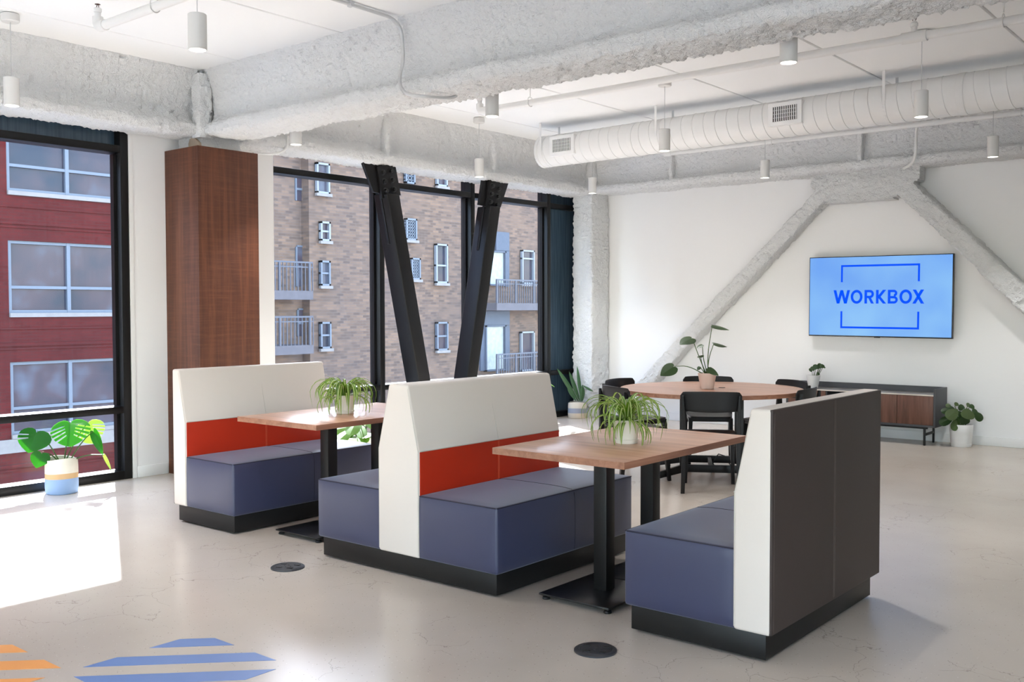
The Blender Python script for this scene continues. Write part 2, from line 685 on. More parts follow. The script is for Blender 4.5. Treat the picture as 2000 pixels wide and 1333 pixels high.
def sprayed(name, prof, org, d, u, v, length, step, amp, parent=None, closed=False, caps=True):
    """a lumpy sweep: 2-D profile (a, b) in the frame (u, v) carried along d from org"""
    prof = [np.array(q, float) for q in prof]
    if closed:
        prof = prof + [prof[0]]
    pts = []
    for a, b in zip(prof[:-1], prof[1:]):
        k = max(1, int(round(np.linalg.norm(b - a) / step)))
        pts += [a + (b - a) * i / k for i in range(k)]
    if not closed:
        pts.append(prof[-1])
    pts = np.array(pts)
    for _ in range(2):                                    # round the corners off
        if closed:
            pts = 0.5 * pts + 0.25 * (np.roll(pts, 1, 0) + np.roll(pts, -1, 0))
        else:
            q = pts.copy()
            q[1:-1] = 0.5 * pts[1:-1] + 0.25 * (pts[:-2] + pts[2:])
            pts = q
    tan = (np.roll(pts, -1, 0) - np.roll(pts, 1, 0))
    if not closed:
        tan[0] = pts[1] - pts[0]
        tan[-1] = pts[-1] - pts[-2]
    nor = np.stack([tan[:, 1], -tan[:, 0]], 1)
    nor /= np.linalg.norm(nor, axis=1)[:, None] + 1e-9
    org, d, u, v = (np.array(q, float) for q in (org, d, u, v))
    nl = int(round(length / step)) + 1
    s = np.linspace(0, length, nl)
    m = len(pts)
    P = org + s[:, None, None] * d + pts[None, :, 0, None] * u + pts[None, :, 1, None] * v
    Nn = nor[None, :, 0, None] * u + nor[None, :, 1, None] * v
    P = P.reshape(-1, 3)
    Nn = np.broadcast_to(Nn, (nl, m, 3)).reshape(-1, 3)
    P = P + Nn * lumps(P, amp)[:, None]
    i = np.arange(nl - 1)[:, None]
    j = np.arange(m if closed else m - 1)[None, :]
    j2 = (j + 1) % m
    F = np.stack([i * m + j, i * m + j2, (i + 1) * m + j2, (i + 1) * m + j], -1).reshape(-1, 4)
    mb = MB()
    mb.v = [tuple(q) for q in P]
    mb.f = [tuple(q) for q in F.tolist()]
    if caps:
        mb.f.append(tuple(range(m))[::-1])
        mb.f.append(tuple((nl - 1) * m + k for k in range(m)))
    mb.mi = [0] * len(mb.f)
    return build(name, mb, 'sprayed', parent, smooth=32)


# ================================================================== THE ROOM
WX, TY, CZ = -8.16, 11.53, 3.62                   # window wall, screen wall, ceiling
X1, Y0 = 5.5, -6.0                                # far ends of the space behind and beside the camera

o = build('floor', MB().box(WX - 0.30, X1 + 0.3, Y0 - 0.3, TY + 0.3, -0.2, 0.0), 'concrete')
tag(o, 'polished grey beige concrete floor with fine cracks', 'floor', kind='structure')

# ceiling of wide flat planks with open joints
ceil = build('ceiling', MB().box(WX - 0.30, X1 + 0.3, Y0 - 0.3, TY + 0.3, CZ + 0.02, CZ + 0.2), 'ceiling_paint')
tag(ceil, 'white painted ceiling of wide flat concrete planks', 'ceiling', kind='structure')
jx = [-8.53 + 1.322 * k for k in range(11)]
me_panel = None
for a in jx:
    mb = MB().box(0, 1.322 - 0.016, Y0 - 0.3, TY + 0.3, CZ, CZ + 0.03)
    if me_panel is None:
        p = build('ceiling_panel', mb, 'ceiling_paint', None, bevel=0.006, seg=1)
        me_panel = p.data
    else:
        p = bpy.data.objects.new('ceiling_panel', me_panel)
        COL.objects.link(p)
    p.parent = ceil
    p.location.x = a + 0.008

# walls
TOPZ = 3.12                                        # glazing runs up behind the sprayed beam
JY0, JY1 = 4.62, 6.15                              # white pier between the two windows
o = build('wall_left', MB().prism([(Y0, 0), (1.463, 0), (1.463, TOPZ), (JY0, TOPZ), (JY0, 0), (JY1, 0), (JY1, TOPZ), (TY + 0.3, TOPZ), (TY + 0.3, CZ + 0.02), (Y0, CZ + 0.02)], 0, WX - 0.3, WX), 'wall_paint')  # unseen near stretch is kept solid to cut daylight on the floor
tag(o, 'white painted pier and head of the window wall', 'wall', kind='structure')
o = build('wall_back', MB().box(WX - 0.3, X1 + 0.3, TY, TY + 0.25, 0, CZ + 0.02), 'wall_paint')
tag(o, 'smooth white wall behind the wall screen', 'wall', kind='structure')


def pierced(axis_along, a0, a1, openings, z0, z1, ztop, t0, t1):
    """a wall with window openings, as an outline with legs between the openings (one piece)"""
    pts = [(a0, 0)]
    for (p, q) in openings:
        pts += [(p, 0), (p, z1), (q, z1), (q, 0)]
    pts += [(a1, 0), (a1, ztop), (a0, ztop)]
    return MB().prism(pts, 1 if axis_along == 0 else 0, t0, t1)


op_front = [(WX + 0.6 + 2.6 * k, WX + 0.6 + 2.6 * k + 2.2) for k in range(1, 4)]  # unseen openings, added to bring in daylight from behind
op_right = [(Y0 + 0.8 + 2.9 * k, Y0 + 0.8 + 2.9 * k + 2.4) for k in range(2)]  # more openings out of view, added for daylight from the side
o = build('wall_front', pierced(0, WX, X1, op_front, 0, 2.93, CZ, Y0 - 0.25, Y0), 'wall_paint')
tag(o, 'white wall with added daylight windows behind the viewer', 'wall', kind='structure')
o = build('wall_right', pierced(1, Y0, TY, op_right, 0, 2.93, CZ, X1, X1 + 0.25), 'wall_paint')
tag(o, 'white wall with added daylight windows opposite the booths', 'wall', kind='structure')

# skirting boards
o = box('baseboard_back', 'white_gloss', None, -7.72, X1, TY - 0.016, TY, 0, 0.10, bevel=0.004)
tag(o, 'low white skirting board under the wall screen', 'baseboard', kind='structure')
o = box('baseboard_left', 'white_gloss', None, WX, WX + 0.014, JY0 + 0.02, 4.94, 0, 0.10, bevel=0.004)
tag(o, 'low white skirting board beside the brown column', 'baseboard', kind='structure')

# ---------------------------------------------------------------- windows in the window wall
GLX = WX - 0.10                                   # glass plane
MUL = [-4.62, -3.09, -1.56, -0.03, 1.50, 3.03, 4.56, 6.115, 7.62, 9.145, 10.69, 11.45]
ROWS = [(0.09, 0.575), (0.655, 2.855), (2.93, TOPZ)]


def mull(name, parent, y, first=False):
    h = build(name, MB().box(WX - 0.17, WX, y - 0.037, y + 0.037, 0, TOPZ + 0.05), 'frame_black', parent, bevel=0.004)
    return h


def glazed(name, label, ys, solid, jambs):
    w = thing(name, label, 'window', (WX, ys[0], 0), kind='structure')
    for y in ys:
        if y in jambs:
            continue
        mull('mullion', w, y)
    for y0, y1 in zip(ys[:-1], ys[1:]):
        a, b = y0 + 0.037, y1 - 0.037
        if y0 in jambs:
            a = jambs[y0]
        box('sill_rail', 'frame_black', w, WX - 0.17, WX, a, b, 0, 0.075, bevel=0.004)
        box('transom', 'frame_black', w, WX - 0.17, WX, a, b, 0.585, 0.645, bevel=0.004)
        box('header', 'frame_black', w, WX - 0.17, WX, a, b, 2.865, 2.93, bevel=0.004)
        for k, (z0, z1) in enumerate(ROWS):
            # glazing beads round each pane, then the pane
            if k < 2:
                box('glazing_bead', 'frame_black', w, GLX - 0.02, GLX + 0.035, a, a + 0.03, z0, z1)
                box('glazing_bead', 'frame_black', w, GLX - 0.02, GLX + 0.035, b - 0.03, b, z0, z1)
            dark = (y0, k) in solid
            box('pane', 'spandrel_glass' if dark else 'window_glass', w, GLX - 0.004, GLX + 0.004, a, b, z0 - 0.02, z1 + 0.012, smooth=0)
    return w


glazed('window_1', 'tall black framed window with monstera before it and red brick building outside', MUL[4:7], {(y, 2) for y in MUL[:7]}, {})
glazed('window_2', 'wide black framed window behind the black steel braces', MUL[7:], {(10.69, 0), (10.69, 1), (10.69, 2)}, {6.115: 6.15})
# window jamb trim: the thin white strip next to the black frame
o = box('trim_1', 'white_gloss', None, WX, WX + 0.008, 4.598, 4.635, 0, 3.05)
tag(o, 'thin white strip along the black window frame', 'trim', kind='structure')

k = 4
for (p, q) in op_front:
    w = thing('window_%d' % k, 'added tall window out of view behind the viewer, for daylight', 'window', (p, Y0, 0), group='added windows behind the viewer', kind='structure')
    box('pane', 'clear_glass', w, p, q, Y0 - 0.13, Y0 - 0.122, 0.06, 2.87, smooth=0)
    box('mullion', 'frame_black', w, (p + q) / 2 - 0.03, (p + q) / 2 + 0.03, Y0 - 0.2, Y0 - 0.06, 0.06, 2.87)
    box('sill_rail', 'frame_black', w, p, q, Y0 - 0.2, Y0 - 0.06, 0, 0.06)
    box('header', 'frame_black', w, p, q, Y0 - 0.2, Y0 - 0.06, 2.87, 2.93)
    k += 1
for (p, q) in op_right:
    w = thing('window_%d' % k, 'added tall window out of view opposite the booths, for daylight', 'window', (X1, p, 0), group='added windows opposite the booths', kind='structure')
    box('pane', 'clear_glass', w, X1 + 0.122, X1 + 0.13, p, q, 0.06, 2.87, smooth=0)
    box('mullion', 'frame_black', w, X1 + 0.06, X1 + 0.2, (p + q) / 2 - 0.03, (p + q) / 2 + 0.03, 0.06, 2.87)
    box('sill_rail', 'frame_black', w, X1 + 0.06, X1 + 0.2, p, q, 0, 0.06)
    box('header', 'frame_black', w, X1 + 0.06, X1 + 0.2, p, q, 2.87, 2.93)
    k += 1

# ---------------------------------------------------------------- sprayed beams, columns and braces
IP = [(-0.20, 3.625), (-0.165, 3.56), (-0.125, 3.45), (-0.10, 3.30), (-0.105, 3.20), (-0.14, 3.165), (-0.20, 3.145), (-0.215, 3.10), (-0.20, 3.045), (-0.14, 3.035),
      (0.14, 3.035), (0.20, 3.045), (0.215, 3.10), (0.20, 3.145), (0.14, 3.165), (0.105, 3.20), (0.10, 3.30), (0.125, 3.45), (0.165, 3.56), (0.20, 3.625)]
ex, ey, ez = (1, 0, 0), (0, 1, 0), (0, 0, 1)
BY = 5.27                                          # the cross beam's line
o = sprayed('ceiling_beam', IP, (-7.72, BY, 0), ex, ey, ez, 10.5, 0.012, 0.019)
tag(o, 'thick rough white sprayed beam crossing the ceiling above the booths', 'beam', kind='structure')
BX = -7.95
o = sprayed('ceiling_beam', IP, (BX, -3.0, 0), ey, (-1, 0, 0), ez, 8.06, 0.016, 0.016)
tag(o, 'rough white sprayed beam over the window with the red brick view', 'beam', kind='structure')
o = sprayed('ceiling_beam', IP, (BX, 5.52, 0), ey, (-1, 0, 0), ez, 5.75, 0.015, 0.016)
tag(o, 'rough white sprayed beam over the steel braced window', 'beam', kind='structure')
T = 11.33
IP3 = [(-0.20, 3.625), (-0.165, 3.56), (-0.12, 3.45), (-0.10, 3.30), (-0.105, 3.21), (-0.14, 3.175), (-0.21, 3.155), (-0.22, 3.11), (-0.20, 3.065), (-0.14, 3.06), (0.20, 3.06), (0.20, 3.625)]
o = sprayed('ceiling_beam', IP3, (-7.75, T, 0), ex, ey, ez, 8.5, 0.016, 0.015)
tag(o, 'rough white sprayed beam along the screen wall', 'beam', kind='structure')
for b, (bx, by, dirx) in enumerate(((0, 7.35, 0), (0, 9.10, 0))):
    o = sprayed('beam_stiffener', [(-0.035, -0.14), (0.035, -0.14), (0.035, 0.10), (-0.035, 0.10)], (BX + 0.09, by, 3.13), ez, ey, ex, 0.42, 0.02, 0.014, closed=True)
    tag(o, 'narrow sprayed rib on the window beam above the %s steel brace' % ('brown-column-side', 'corner-side')[b], 'rib', kind='structure')
for bx in (-6.55, -4.11):
    o = sprayed('beam_stiffener', [(-0.03, -0.06), (0.03, -0.06), (0.03, 0.13), (-0.03, 0.13)], (bx, T - 0.13, 3.14), ez, ex, ey, 0.40, 0.02, 0.012, closed=True)
    tag(o, 'narrow sprayed rib on the screen wall beam %s' % ('near the corner' if bx < -5 else 'above the diagonal braces'), 'rib', kind='structure')

sq = lambda a, b: [(-a, -b), (a, -b), (a, b), (-a, b)]
o = sprayed('corner_column', [(-0.17, -0.21), (0.16, -0.21), (0.16, 0.20), (-0.17, 0.20)], (-7.90, 11.31, 0), ez, ex, ey, 3.62, 0.022, 0.020, closed=True)
tag(o, 'rough white sprayed column in the corner between window and screen wall', 'column', kind='structure')
# upper stub of the wood-clad column
o = sprayed('column_head', [(-0.20, -0.21), (0.17, -0.21), (0.17, 0.22), (-0.20, 0.22)], (-7.92, 5.27, 2.90), ez, ex, ey, 0.72, 0.022, 0.014, closed=True)
tag(o, 'white sprayed head of the column above the brown cladding', 'column', kind='structure')
o = build('trim_2', MB().prism([(-7.90, 2.932), (-7.735, 2.932), (-7.742, 2.975), (-7.79, 3.01), (-7.83, 3.035), (-7.885, 3.02), (-7.905, 2.98)], 1, 5.035, 5.06), 'peeled_board')
tag(o, 'bare tan patch where the spray has come off above the brown column', 'patch', kind='structure')
o = sprayed('beam_joint', sq(0.07, 0.07), (-7.76, 5.08, 3.02), ez, ex, ey, 0.56, 0.02, 0.018, closed=True)
tag(o, 'lumpy vertical seam of spray where two beams meet the column', 'beam', kind='structure')

# diagonal braces and the gusset on the screen wall


def brace(x0, z0, x1, z1, w, label):
    a, b = np.array([x0, 11.42, z0]), np.array([x1, 11.42, z1])
    d = (b - a) / np.linalg.norm(b - a)
    up = np.cross(d, ey)
    prof = [(-w, -0.12), (w, -0.12), (w, 0.10), (-w, 0.10)]
    o = sprayed('diagonal_brace', prof, a, d, up, np.array(ey), float(np.linalg.norm(b - a)), 0.02, 0.018, closed=True)
    tag(o, label, 'brace', kind='structure')


brace(-7.50, 0.05, -4.42, 3.02, 0.085, 'white sprayed diagonal brace rising from the corner column to the screen wall beam')
brace(-0.95, 0.05, -3.80, 2.98, 0.105, 'white sprayed diagonal brace falling past the upper edge of the screen')
mb = MB()
poly = [(-4.74, 3.10), (-4.74, 2.93), (-4.55, 2.72), (-3.80, 2.71), (-3.50, 2.93), (-3.50, 3.10)]
# gusset: a lumpy slab made as a fine sheet over a polygon
st = 0.02
xs = np.arange(-4.76, -3.48, st)
zs = np.arange(2.70, 3.12, st)


def inside(x, z):
    c = False
    for (x1, z1), (x2, z2) in zip(poly, poly[1:] + poly[:1]):
        if (z1 > z) != (z2 > z) and x < (x2 - x1) * (z - z1) / (z2 - z1) + x1:
            c = not c
    return c


idx = {}
cells = [(i, j) for i in range(len(xs) - 1) for j in range(len(zs) - 1) if inside(xs[i] + st / 2, zs[j] + st / 2)]
pts = sorted({(i + a, j + b) for i, j in cells for a in (0, 1) for b in (0, 1)})
P = np.array([(xs[i], 11.305, zs[j]) for i, j in pts])
P[:, 1] -= lumps(P, 0.022)
P2 = P.copy()
P2[:, 1] = 11.50
idx = {q: k for k, q in enumerate(pts)}
np_ = len(pts)
mb.v = [tuple(q) for q in P] + [tuple(q) for q in P2]
edges = {}
for i, j in cells:
    q = (idx[(i, j)], idx[(i + 1, j)], idx[(i + 1, j + 1)], idx[(i, j + 1)])
    mb.f.append(q)
    mb.f.append(tuple(np_ + t for t in q[::-1]))
    for a, b in zip(q, q[1:] + q[:1]):
        edges[(a, b)] = 1
for a, b in list(edges):
    if (b, a) not in edges:
        mb.f.append((b, a, np_ + a, np_ + b))
mb.mi = [0] * len(mb.f)
o = build('gusset_plate', mb, 'sprayed', smooth=60)
tag(o, 'wide white sprayed gusset where the two diagonal braces meet the beam', 'brace', kind='structure')

# brown wood-clad column
CX0, CX1, CY0, CY1, CZT = -8.155, -7.63, 4.95, 5.58, 2.93
wc = thing('wood_column', 'tall square column clad in brown stained wood behind the leftmost booth', 'column', (-7.9, 5.27, 0), kind='structure')
box('core', 'peeled_board', wc, CX0 + 0.02, CX1 - 0.02, CY0 + 0.02, CY1 - 0.02, 0, CZT - 0.01)
box('cladding_panel', 'column_wood', wc, CX0, CX1 - 0.018, CY0, CY0 + 0.018, 0, CZT, bevel=0.0015)
box('cladding_panel', 'column_wood', wc, CX1 - 0.018, CX1, CY0, CY1, 0, CZT, bevel=0.0015)
box('cladding_panel', 'column_wood', wc, CX0, CX1 - 0.018, CY1 - 0.018, CY1, 0, CZT, bevel=0.0015)

# ---------------------------------------------------------------- black steel V braces at the window


def steel_brace(y_top, y_bot, label):
    """square steel tube leaning in the window plane, slotted over a gusset and bolted at its head"""
    z_top, z_bot = 2.73, 0.0
    t = thing('steel_brace', label, 'brace', (-7.86, y_bot, 0))
    s = (y_top - y_bot) / (z_top - z_bot)
    ax = Vector((0, s, 1)).normalized()
    sd = Vector((0, ax.z, -ax.y))
    hw, hx = 0.092, 0.11
    xc = -7.86

    def q(z, h=hw):
        y = y_bot + s * z
        return [(xc - hx, y - h, z), (xc + hx, y - h, z), (xc + hx, y + h, z), (xc - hx, y + h, z)]
    build('tube', MB().hull8(q(z_bot), q(z_top)), 'steel_black', t, bevel=0.014, seg=3)
    # gusset coming down from the beam, wider at the top
    yt = y_bot + s * 2.2
    wide = 0.24
    g = [(y_bot + s * 3.05 - wide + s * 0.2, 3.05), (y_bot + s * 3.05 + wide + s * 0.2, 3.05), (y_bot + s * 2.74 + 0.20, 2.74), (y_bot + s * 2.735 + 0.102, 2.735), (yt + 0.102, 2.20), (yt - 0.102, 2.20), (y_bot + s * 2.735 - 0.102, 2.735), (y_bot + s * 2.74 - 0.20, 2.74)]
    gp = build('gusset', MB().prism(g, 0, xc - 0.018, xc + 0.018), 'steel_black', t, bevel=0.003)
    # splice plate with six bolts
    c = Vector((xc + 0.034, y_bot + s * 2.87, 2.87))
    def loc(a, b, dx):
        p = c + sd * a + ax * b
        return (p.x + dx, p.y, p.z)
    sp = build('splice_plate', MB().hull8([loc(-0.115, -0.17, -0.016), loc(0.115, -0.17, -0.016), loc(0.115, 0.17, -0.016), loc(-0.115, 0.17, -0.016)],
                                          [loc(-0.115, -0.17, 0.016), loc(0.115, -0.17, 0.016), loc(0.115, 0.17, 0.016), loc(-0.115, 0.17, 0.016)]), 'steel_black', t, bevel=0.003)
    for a in (-0.055, 0.065):
        for b in (-0.10, 0.0, 0.10):
            p = loc(a, b, 0.016)
            nb = MB()
            ring = lambda r, dx, k=6: [(p[0] + dx, p[1] + r * math.cos(2 * math.pi * i / k), p[2] + r * math.sin(2 * math.pi * i / k)) for i in range(k)]
            vs = ring(0.036, 0, 12) + ring(0.036, 0.006, 12)
            nb.add(vs, [tuple(range(12))[::-1], tuple(range(12, 24))] + [(i, (i + 1) % 12, (i + 1) % 12 + 12, i + 12) for i in range(12)])
            vs = ring(0.026, 0.006) + ring(0.024, 0.036)
            nb.add(vs, [tuple(range(6))[::-1], tuple(range(6, 12))] + [(i, (i + 1) % 6, (i + 1) % 6 + 6, i + 6) for i in range(6)])
            build('bolt', nb, 'bolt_black', sp, bevel=0.002)
    box('foot_plate', 'steel_black', t, xc - 0.15, xc + 0.15, y_bot - 0.15, y_bot + 0.15, 0, 0.02, bevel=0.003)
    return t


steel_brace(7.41, 8.035, 'black steel brace leaning toward the screen wall at its foot, bolted at its head')
steel_brace(9.10, 8.52, 'black steel brace nearer the corner column, leaning the other way')

# ================================================================== OVERHEAD THINGS
def pendant(x, y, label, group='white cylinder pendant lamps'):
    t = thing('pendant_lamp', label, 'pendant lamp', (x, y, CZ), group=group)
    local('canopy', MB().lathe([(0.045, 0.0), (0.06, -0.005), (0.062, -0.02), (0.062, -0.055), (0.056, -0.062), (0.0, -0.062)], 28), 'lamp_shade', t)
    local('cord', MB().tube([(0, 0, -0.06), (0, 0, -0.46)], 0.0028, 6), 'conduit', t)
    zt, zb = 3.165 - CZ, 2.963 - CZ
    local('shade', MB().lathe([(0.0, zt), (0.047, zt), (0.052, zt - 0.004), (0.052, zb + 0.002), (0.050, zb), (0.047, zb), (0.047, zb + 0.012)], 32, close=False), 'lamp_shade', t)
    local('diffuser', MB().lathe([(0.0, zb + 0.006), (0.047, zb + 0.006), (0.047, zb + 0.012), (0.0, zb + 0.012)], 28), 'lamp_glow', t)
    ld = bpy.data.lights.new('lamp_light', 'SPOT')
    ld.energy = LAMP_WATTS
    ld.spot_size = math.radians(84)
    ld.spot_blend = 0.7
    ld.shadow_soft_size = 0.045
    ld.color = (1.0, 1.0, 1.0)
    lo = bpy.data.objects.new('lamp_light', ld)
    COL.objects.link(lo)
    lo.parent = t
    lo.location = (0, 0, zb - 0.004)
    return t


for px_, py_, lab in (
        (23, 207, 'white cylinder pendant by the window with the red brick view, canopy and cord showing'),
        (386, 98, 'white cylinder pendant before the sprayed cross beam, hung nearest the viewer'),
        (578, 283, 'white cylinder pendant behind the cross beam beside the wood column top'),
        (961, 228, 'white cylinder pendant half hidden behind the cross beam beside a sprinkler head'),
        (936, 346, 'white cylinder pendant hanging before the steel braced window between both braces'),
        (1157, 378, 'small white cylinder pendant in front of the corner column'),
        (1298, 295, 'white cylinder pendant in front of the round duct between its two grilles'),
        (1540, 123, 'large white cylinder pendant half hidden by the cross beam, above a duct grille'),
        (1494, 348, 'white cylinder pendant on a thin cord before the screen wall beam, beside the gusset'),
        (1799, 229, 'white cylinder pendant before the duct, hung from a canopy below a sprinkler head'),
        (1939, 307, 'white cylinder pendant before the screen wall beam at the rightmost edge')):
    q = on(px_, py_, 2, 2.963)
    pendant(float(q[0]), float(q[1]), lab)

for gx_ in (-7.2, -4.9, -2.5, -0.1, 2.3):  # unseen extra lamps, added to brighten the near floor and ceiling
    for gy_ in (-1.7, -4.1) if gx_ < -4 else (0.75, -1.7, -4.1) if gx_ < -1 else (3.2, 0.75, -1.7, -4.1):
        pendant(gx_, gy_, 'added white cylinder pendant out of view beside or behind the viewer, for extra light', 'added pendant lamps out of view')

# ---- spiral duct
DY, DZ, DR, DX0 = 9.17, 3.316, 0.177, -7.07
duct = thing('air_duct', 'white round spiral air duct with two supply grilles under the ceiling', 'duct', (DX0, DY, DZ))
mb = MB()
mb.tube([(DX0, DY, DZ), (X1 - 0.2, DY, DZ)], DR, 48)
build('pipe_body', mb, 'white_metal', duct)
mb = MB().tube([(DX0 - 0.012, DY, DZ), (DX0 + 0.03, DY, DZ)], DR + 0.006, 48)
build('end_cap', mb, 'white_metal', duct, bevel=0.004)
turns = (X1 - 0.5 - DX0) / 0.128
hp = []
for i in range(int(turns * 24)):
    a = i / 24.0
    th = a * 2 * math.pi
    hp.append((DX0 + 0.05 + a * 0.128, DY + (DR + 0.0005) * math.cos(th), DZ + (DR + 0.0005) * math.sin(th)))
build('spiral_seam', MB().tube(hp, 0.0048, 5), 'white_metal', duct)
for jx_ in (-5.80, -2.466):
    build('joint_collar', MB().tube([(jx_ - 0.03, DY, DZ), (jx_ + 0.03, DY, DZ)], DR + 0.005, 48), 'white_metal', duct, bevel=0.002)
for gx in (-6.675, -4.03):
    ga = math.radians(12)                           # the grille sits a little below the duct's side
    gc = Vector((gx, DY - math.cos(ga) * (DR - 0.005), DZ - math.sin(ga) * (DR - 0.005) + 0.06))
    gr = box('grille', 'white_gloss', duct, gx - 0.17, gx + 0.17, DY - DR - 0.018, DY - DR + 0.05, DZ - 0.095, DZ + 0.125, bevel=0.006)
    yy = DY - DR - 0.0185
    box('grille_shadow', 'shadow_dark', gr, gx - 0.125, gx + 0.125, yy - 0.001, yy + 0.004, DZ - 0.055, DZ + 0.085)  # flat dark sheet standing for the shade between the louvers
    for i in range(12):
        xx = gx - 0.118 + 0.0214 * i
        box('louver', 'white_gloss', gr, xx - 0.0038, xx + 0.0038, yy - 0.011, yy, DZ - 0.055, DZ + 0.085)
    for zz in (-0.02, 0.015, 0.05):
        box('louver', 'white_gloss', gr, gx - 0.125, gx + 0.125, yy - 0.0055, yy - 0.0035, DZ + zz - 0.002, DZ + zz + 0.002)
for sx in (-6.985, -5.46, -3.1, -0.8):
    mb = MB()
    for sgn in (-1, 1):
        pass
    arc = [(sx, DY + (DR + 0.002) * math.cos(a), DZ + (DR + 0.002) * math.sin(a)) for a in np.linspace(math.radians(0), math.radians(-180), 19)]
    path = [(sx, DY + DR + 0.002, CZ)] + arc + [(sx, DY - DR - 0.002, CZ)]
    for a, b in zip(path[:-1], path[1:]):
        a, b = Vector(a), Vector(b)
        nrm = Vector((1, 0, 0)).cross((b - a).normalized()) * 0.0018
        w = Vector((0.013, 0, 0))
        mb.hull8([a - w - nrm, a + w - nrm, a + w + nrm, a - w + nrm], [b - w - nrm, b + w - nrm, b + w + nrm, b - w + nrm])
    build('hanger_strap', mb, 'white_metal', duct, smooth=0)

duct.rotation_euler = (0, -0.0077, 0)                # hung with a slight fall toward the window end

# ---- sprinkler pipes
def sprinkler_head(parent, x, y, z0, ztop):
    b = build('sprinkler_head', MB().lathe([(0.020, z0), (0.020, z0 + 0.05), (0.026, z0 + 0.052), (0.026, z0 + 0.075), (0.019, z0 + 0.08), (0.019, ztop - 0.05), (0.010, ztop - 0.048), (0.010, ztop - 0.04)], 16, (x, y, 0)), 'white_metal', parent)
    build('deflector', MB().lathe([(0.0, ztop - 0.002), (0.018, ztop - 0.002), (0.018, ztop), (0.0, ztop)], 14, (x, y, 0)), 'brass_brown', b)
    for s in (-1, 1):
        build('yoke_arm', MB().tube([(x + s * 0.008, y, ztop - 0.042), (x + s * 0.016, y, ztop - 0.024), (x + s * 0.006, y, ztop)], 0.0028, 6), 'brass_brown', b)


def pipe_hanger(parent, x, y, z, r):
    h = MB().tube([(x, y, z + r + 0.03), (x, y, CZ)], 0.005, 8)
    h = build('hanger_rod', h, 'white_metal', parent)
    ring = [(x, y + (r + 0.006) * math.cos(a), z + (r + 0.006) * math.sin(a) + (0.015 if math.sin(a) > 0.5 else 0)) for a in np.linspace(0, 2 * math.pi, 21)]
    build('hanger_ring', MB().tube(ring, 0.004, 6), 'white_metal', h)


SZ = 3.40
sp = thing('sprinkler_pipe', 'white sprinkler pipe between the cross beam and the round duct', 'pipe', (-6.3, 7.2, SZ))
SY = 7.21
build('pipe_run', MB().tube([(-6.27, SY, SZ), (X1 - 0.3, SY, SZ)], 0.030, 18), 'white_metal', sp)
build('elbow', MB().tube([(-6.24, SY, SZ), (-6.30, SY, SZ), (-6.325, SY, SZ + 0.008), (-6.34, SY, SZ + 0.03), (-6.34, SY, SZ + 0.07)], 0.036, 16), 'white_metal', sp)
sprinkler_head(sp, -6.34, SY, SZ + 0.05, 3.555)
build('tee_fitting', MB().tube([(-2.36, SY, SZ), (-2.19, SY, SZ)], 0.040, 18), 'white_metal', sp)
sprinkler_head(sp, -2.278, SY, SZ + 0.02, 3.555)
for hx_ in (-5.72, -1.70, 1.2):
    pipe_hanger(sp, hx_, SY, SZ, 0.030)
sp = thing('sprinkler_pipe', 'white sprinkler pipe before the cross beam, ending in an upright brown head', 'pipe', (-6.4, 3.42, SZ))
SY = 3.42
build('pipe_run', MB().tube([(-6.36, SY, SZ), (X1 - 0.3, SY, SZ)], 0.030, 18), 'white_metal', sp)
build('elbow', MB().tube([(-6.33, SY, SZ), (-6.39, SY, SZ), (-6.415, SY, SZ + 0.008), (-6.43, SY, SZ + 0.03), (-6.43, SY, SZ + 0.07)], 0.036, 16), 'white_metal', sp)
sprinkler_head(sp, -6.43, SY, SZ + 0.05, 3.555)
for hx_ in (-5.72, -2.2, 1.2):
    pipe_hanger(sp, hx_, SY, SZ, 0.030)

# ---- pipe on the screen-wall side, below the duct
pz, py = 3.405, 10.70
wp = thing('wall_pipe', 'thin white pipe running below the duct in front of the screen wall beam', 'pipe', (-6.3, py, pz))
build('pipe_run', MB().tube([(-6.30, py, pz), (X1 - 0.3, py, pz)], 0.026, 16), 'white_metal', wp)
build('elbow', MB().tube([(-6.27, py, pz), (-6.36, py, pz), (-6.385, py, pz + 0.012), (-6.395, py, pz + 0.04), (-6.395, py, CZ)], 0.030, 14), 'white_metal', wp)
for hx_ in (-4.95, -2.35, 0.5):
    pipe_hanger(wp, hx_, py, pz, 0.026)

# ---- conduits
cd = thing('conduit', 'thin grey conduit bending down over the face of the cross beam', 'conduit', (-5.24, 4.7, 3.6))
path = [(-5.24, 3.2, 3.60), (-5.24, 4.93, 3.60), (-5.238, 4.99, 3.592), (-5.235, 5.04, 3.572), (-5.23, 5.085, 3.53), (-5.225, 5.092, 3.45), (-5.205, 5.085, 3.30), (-5.18, 5.02, 3.18), (-5.15, 4.99, 3.10), (-5.09, 4.975, 3.035),
        (-5.03, 4.98, 3.008), (-4.95, 5.05, 2.998), (-4.90, 5.17, 3.0), (-4.87, 5.26, 3.015), (-4.86, 5.30, 3.06)]
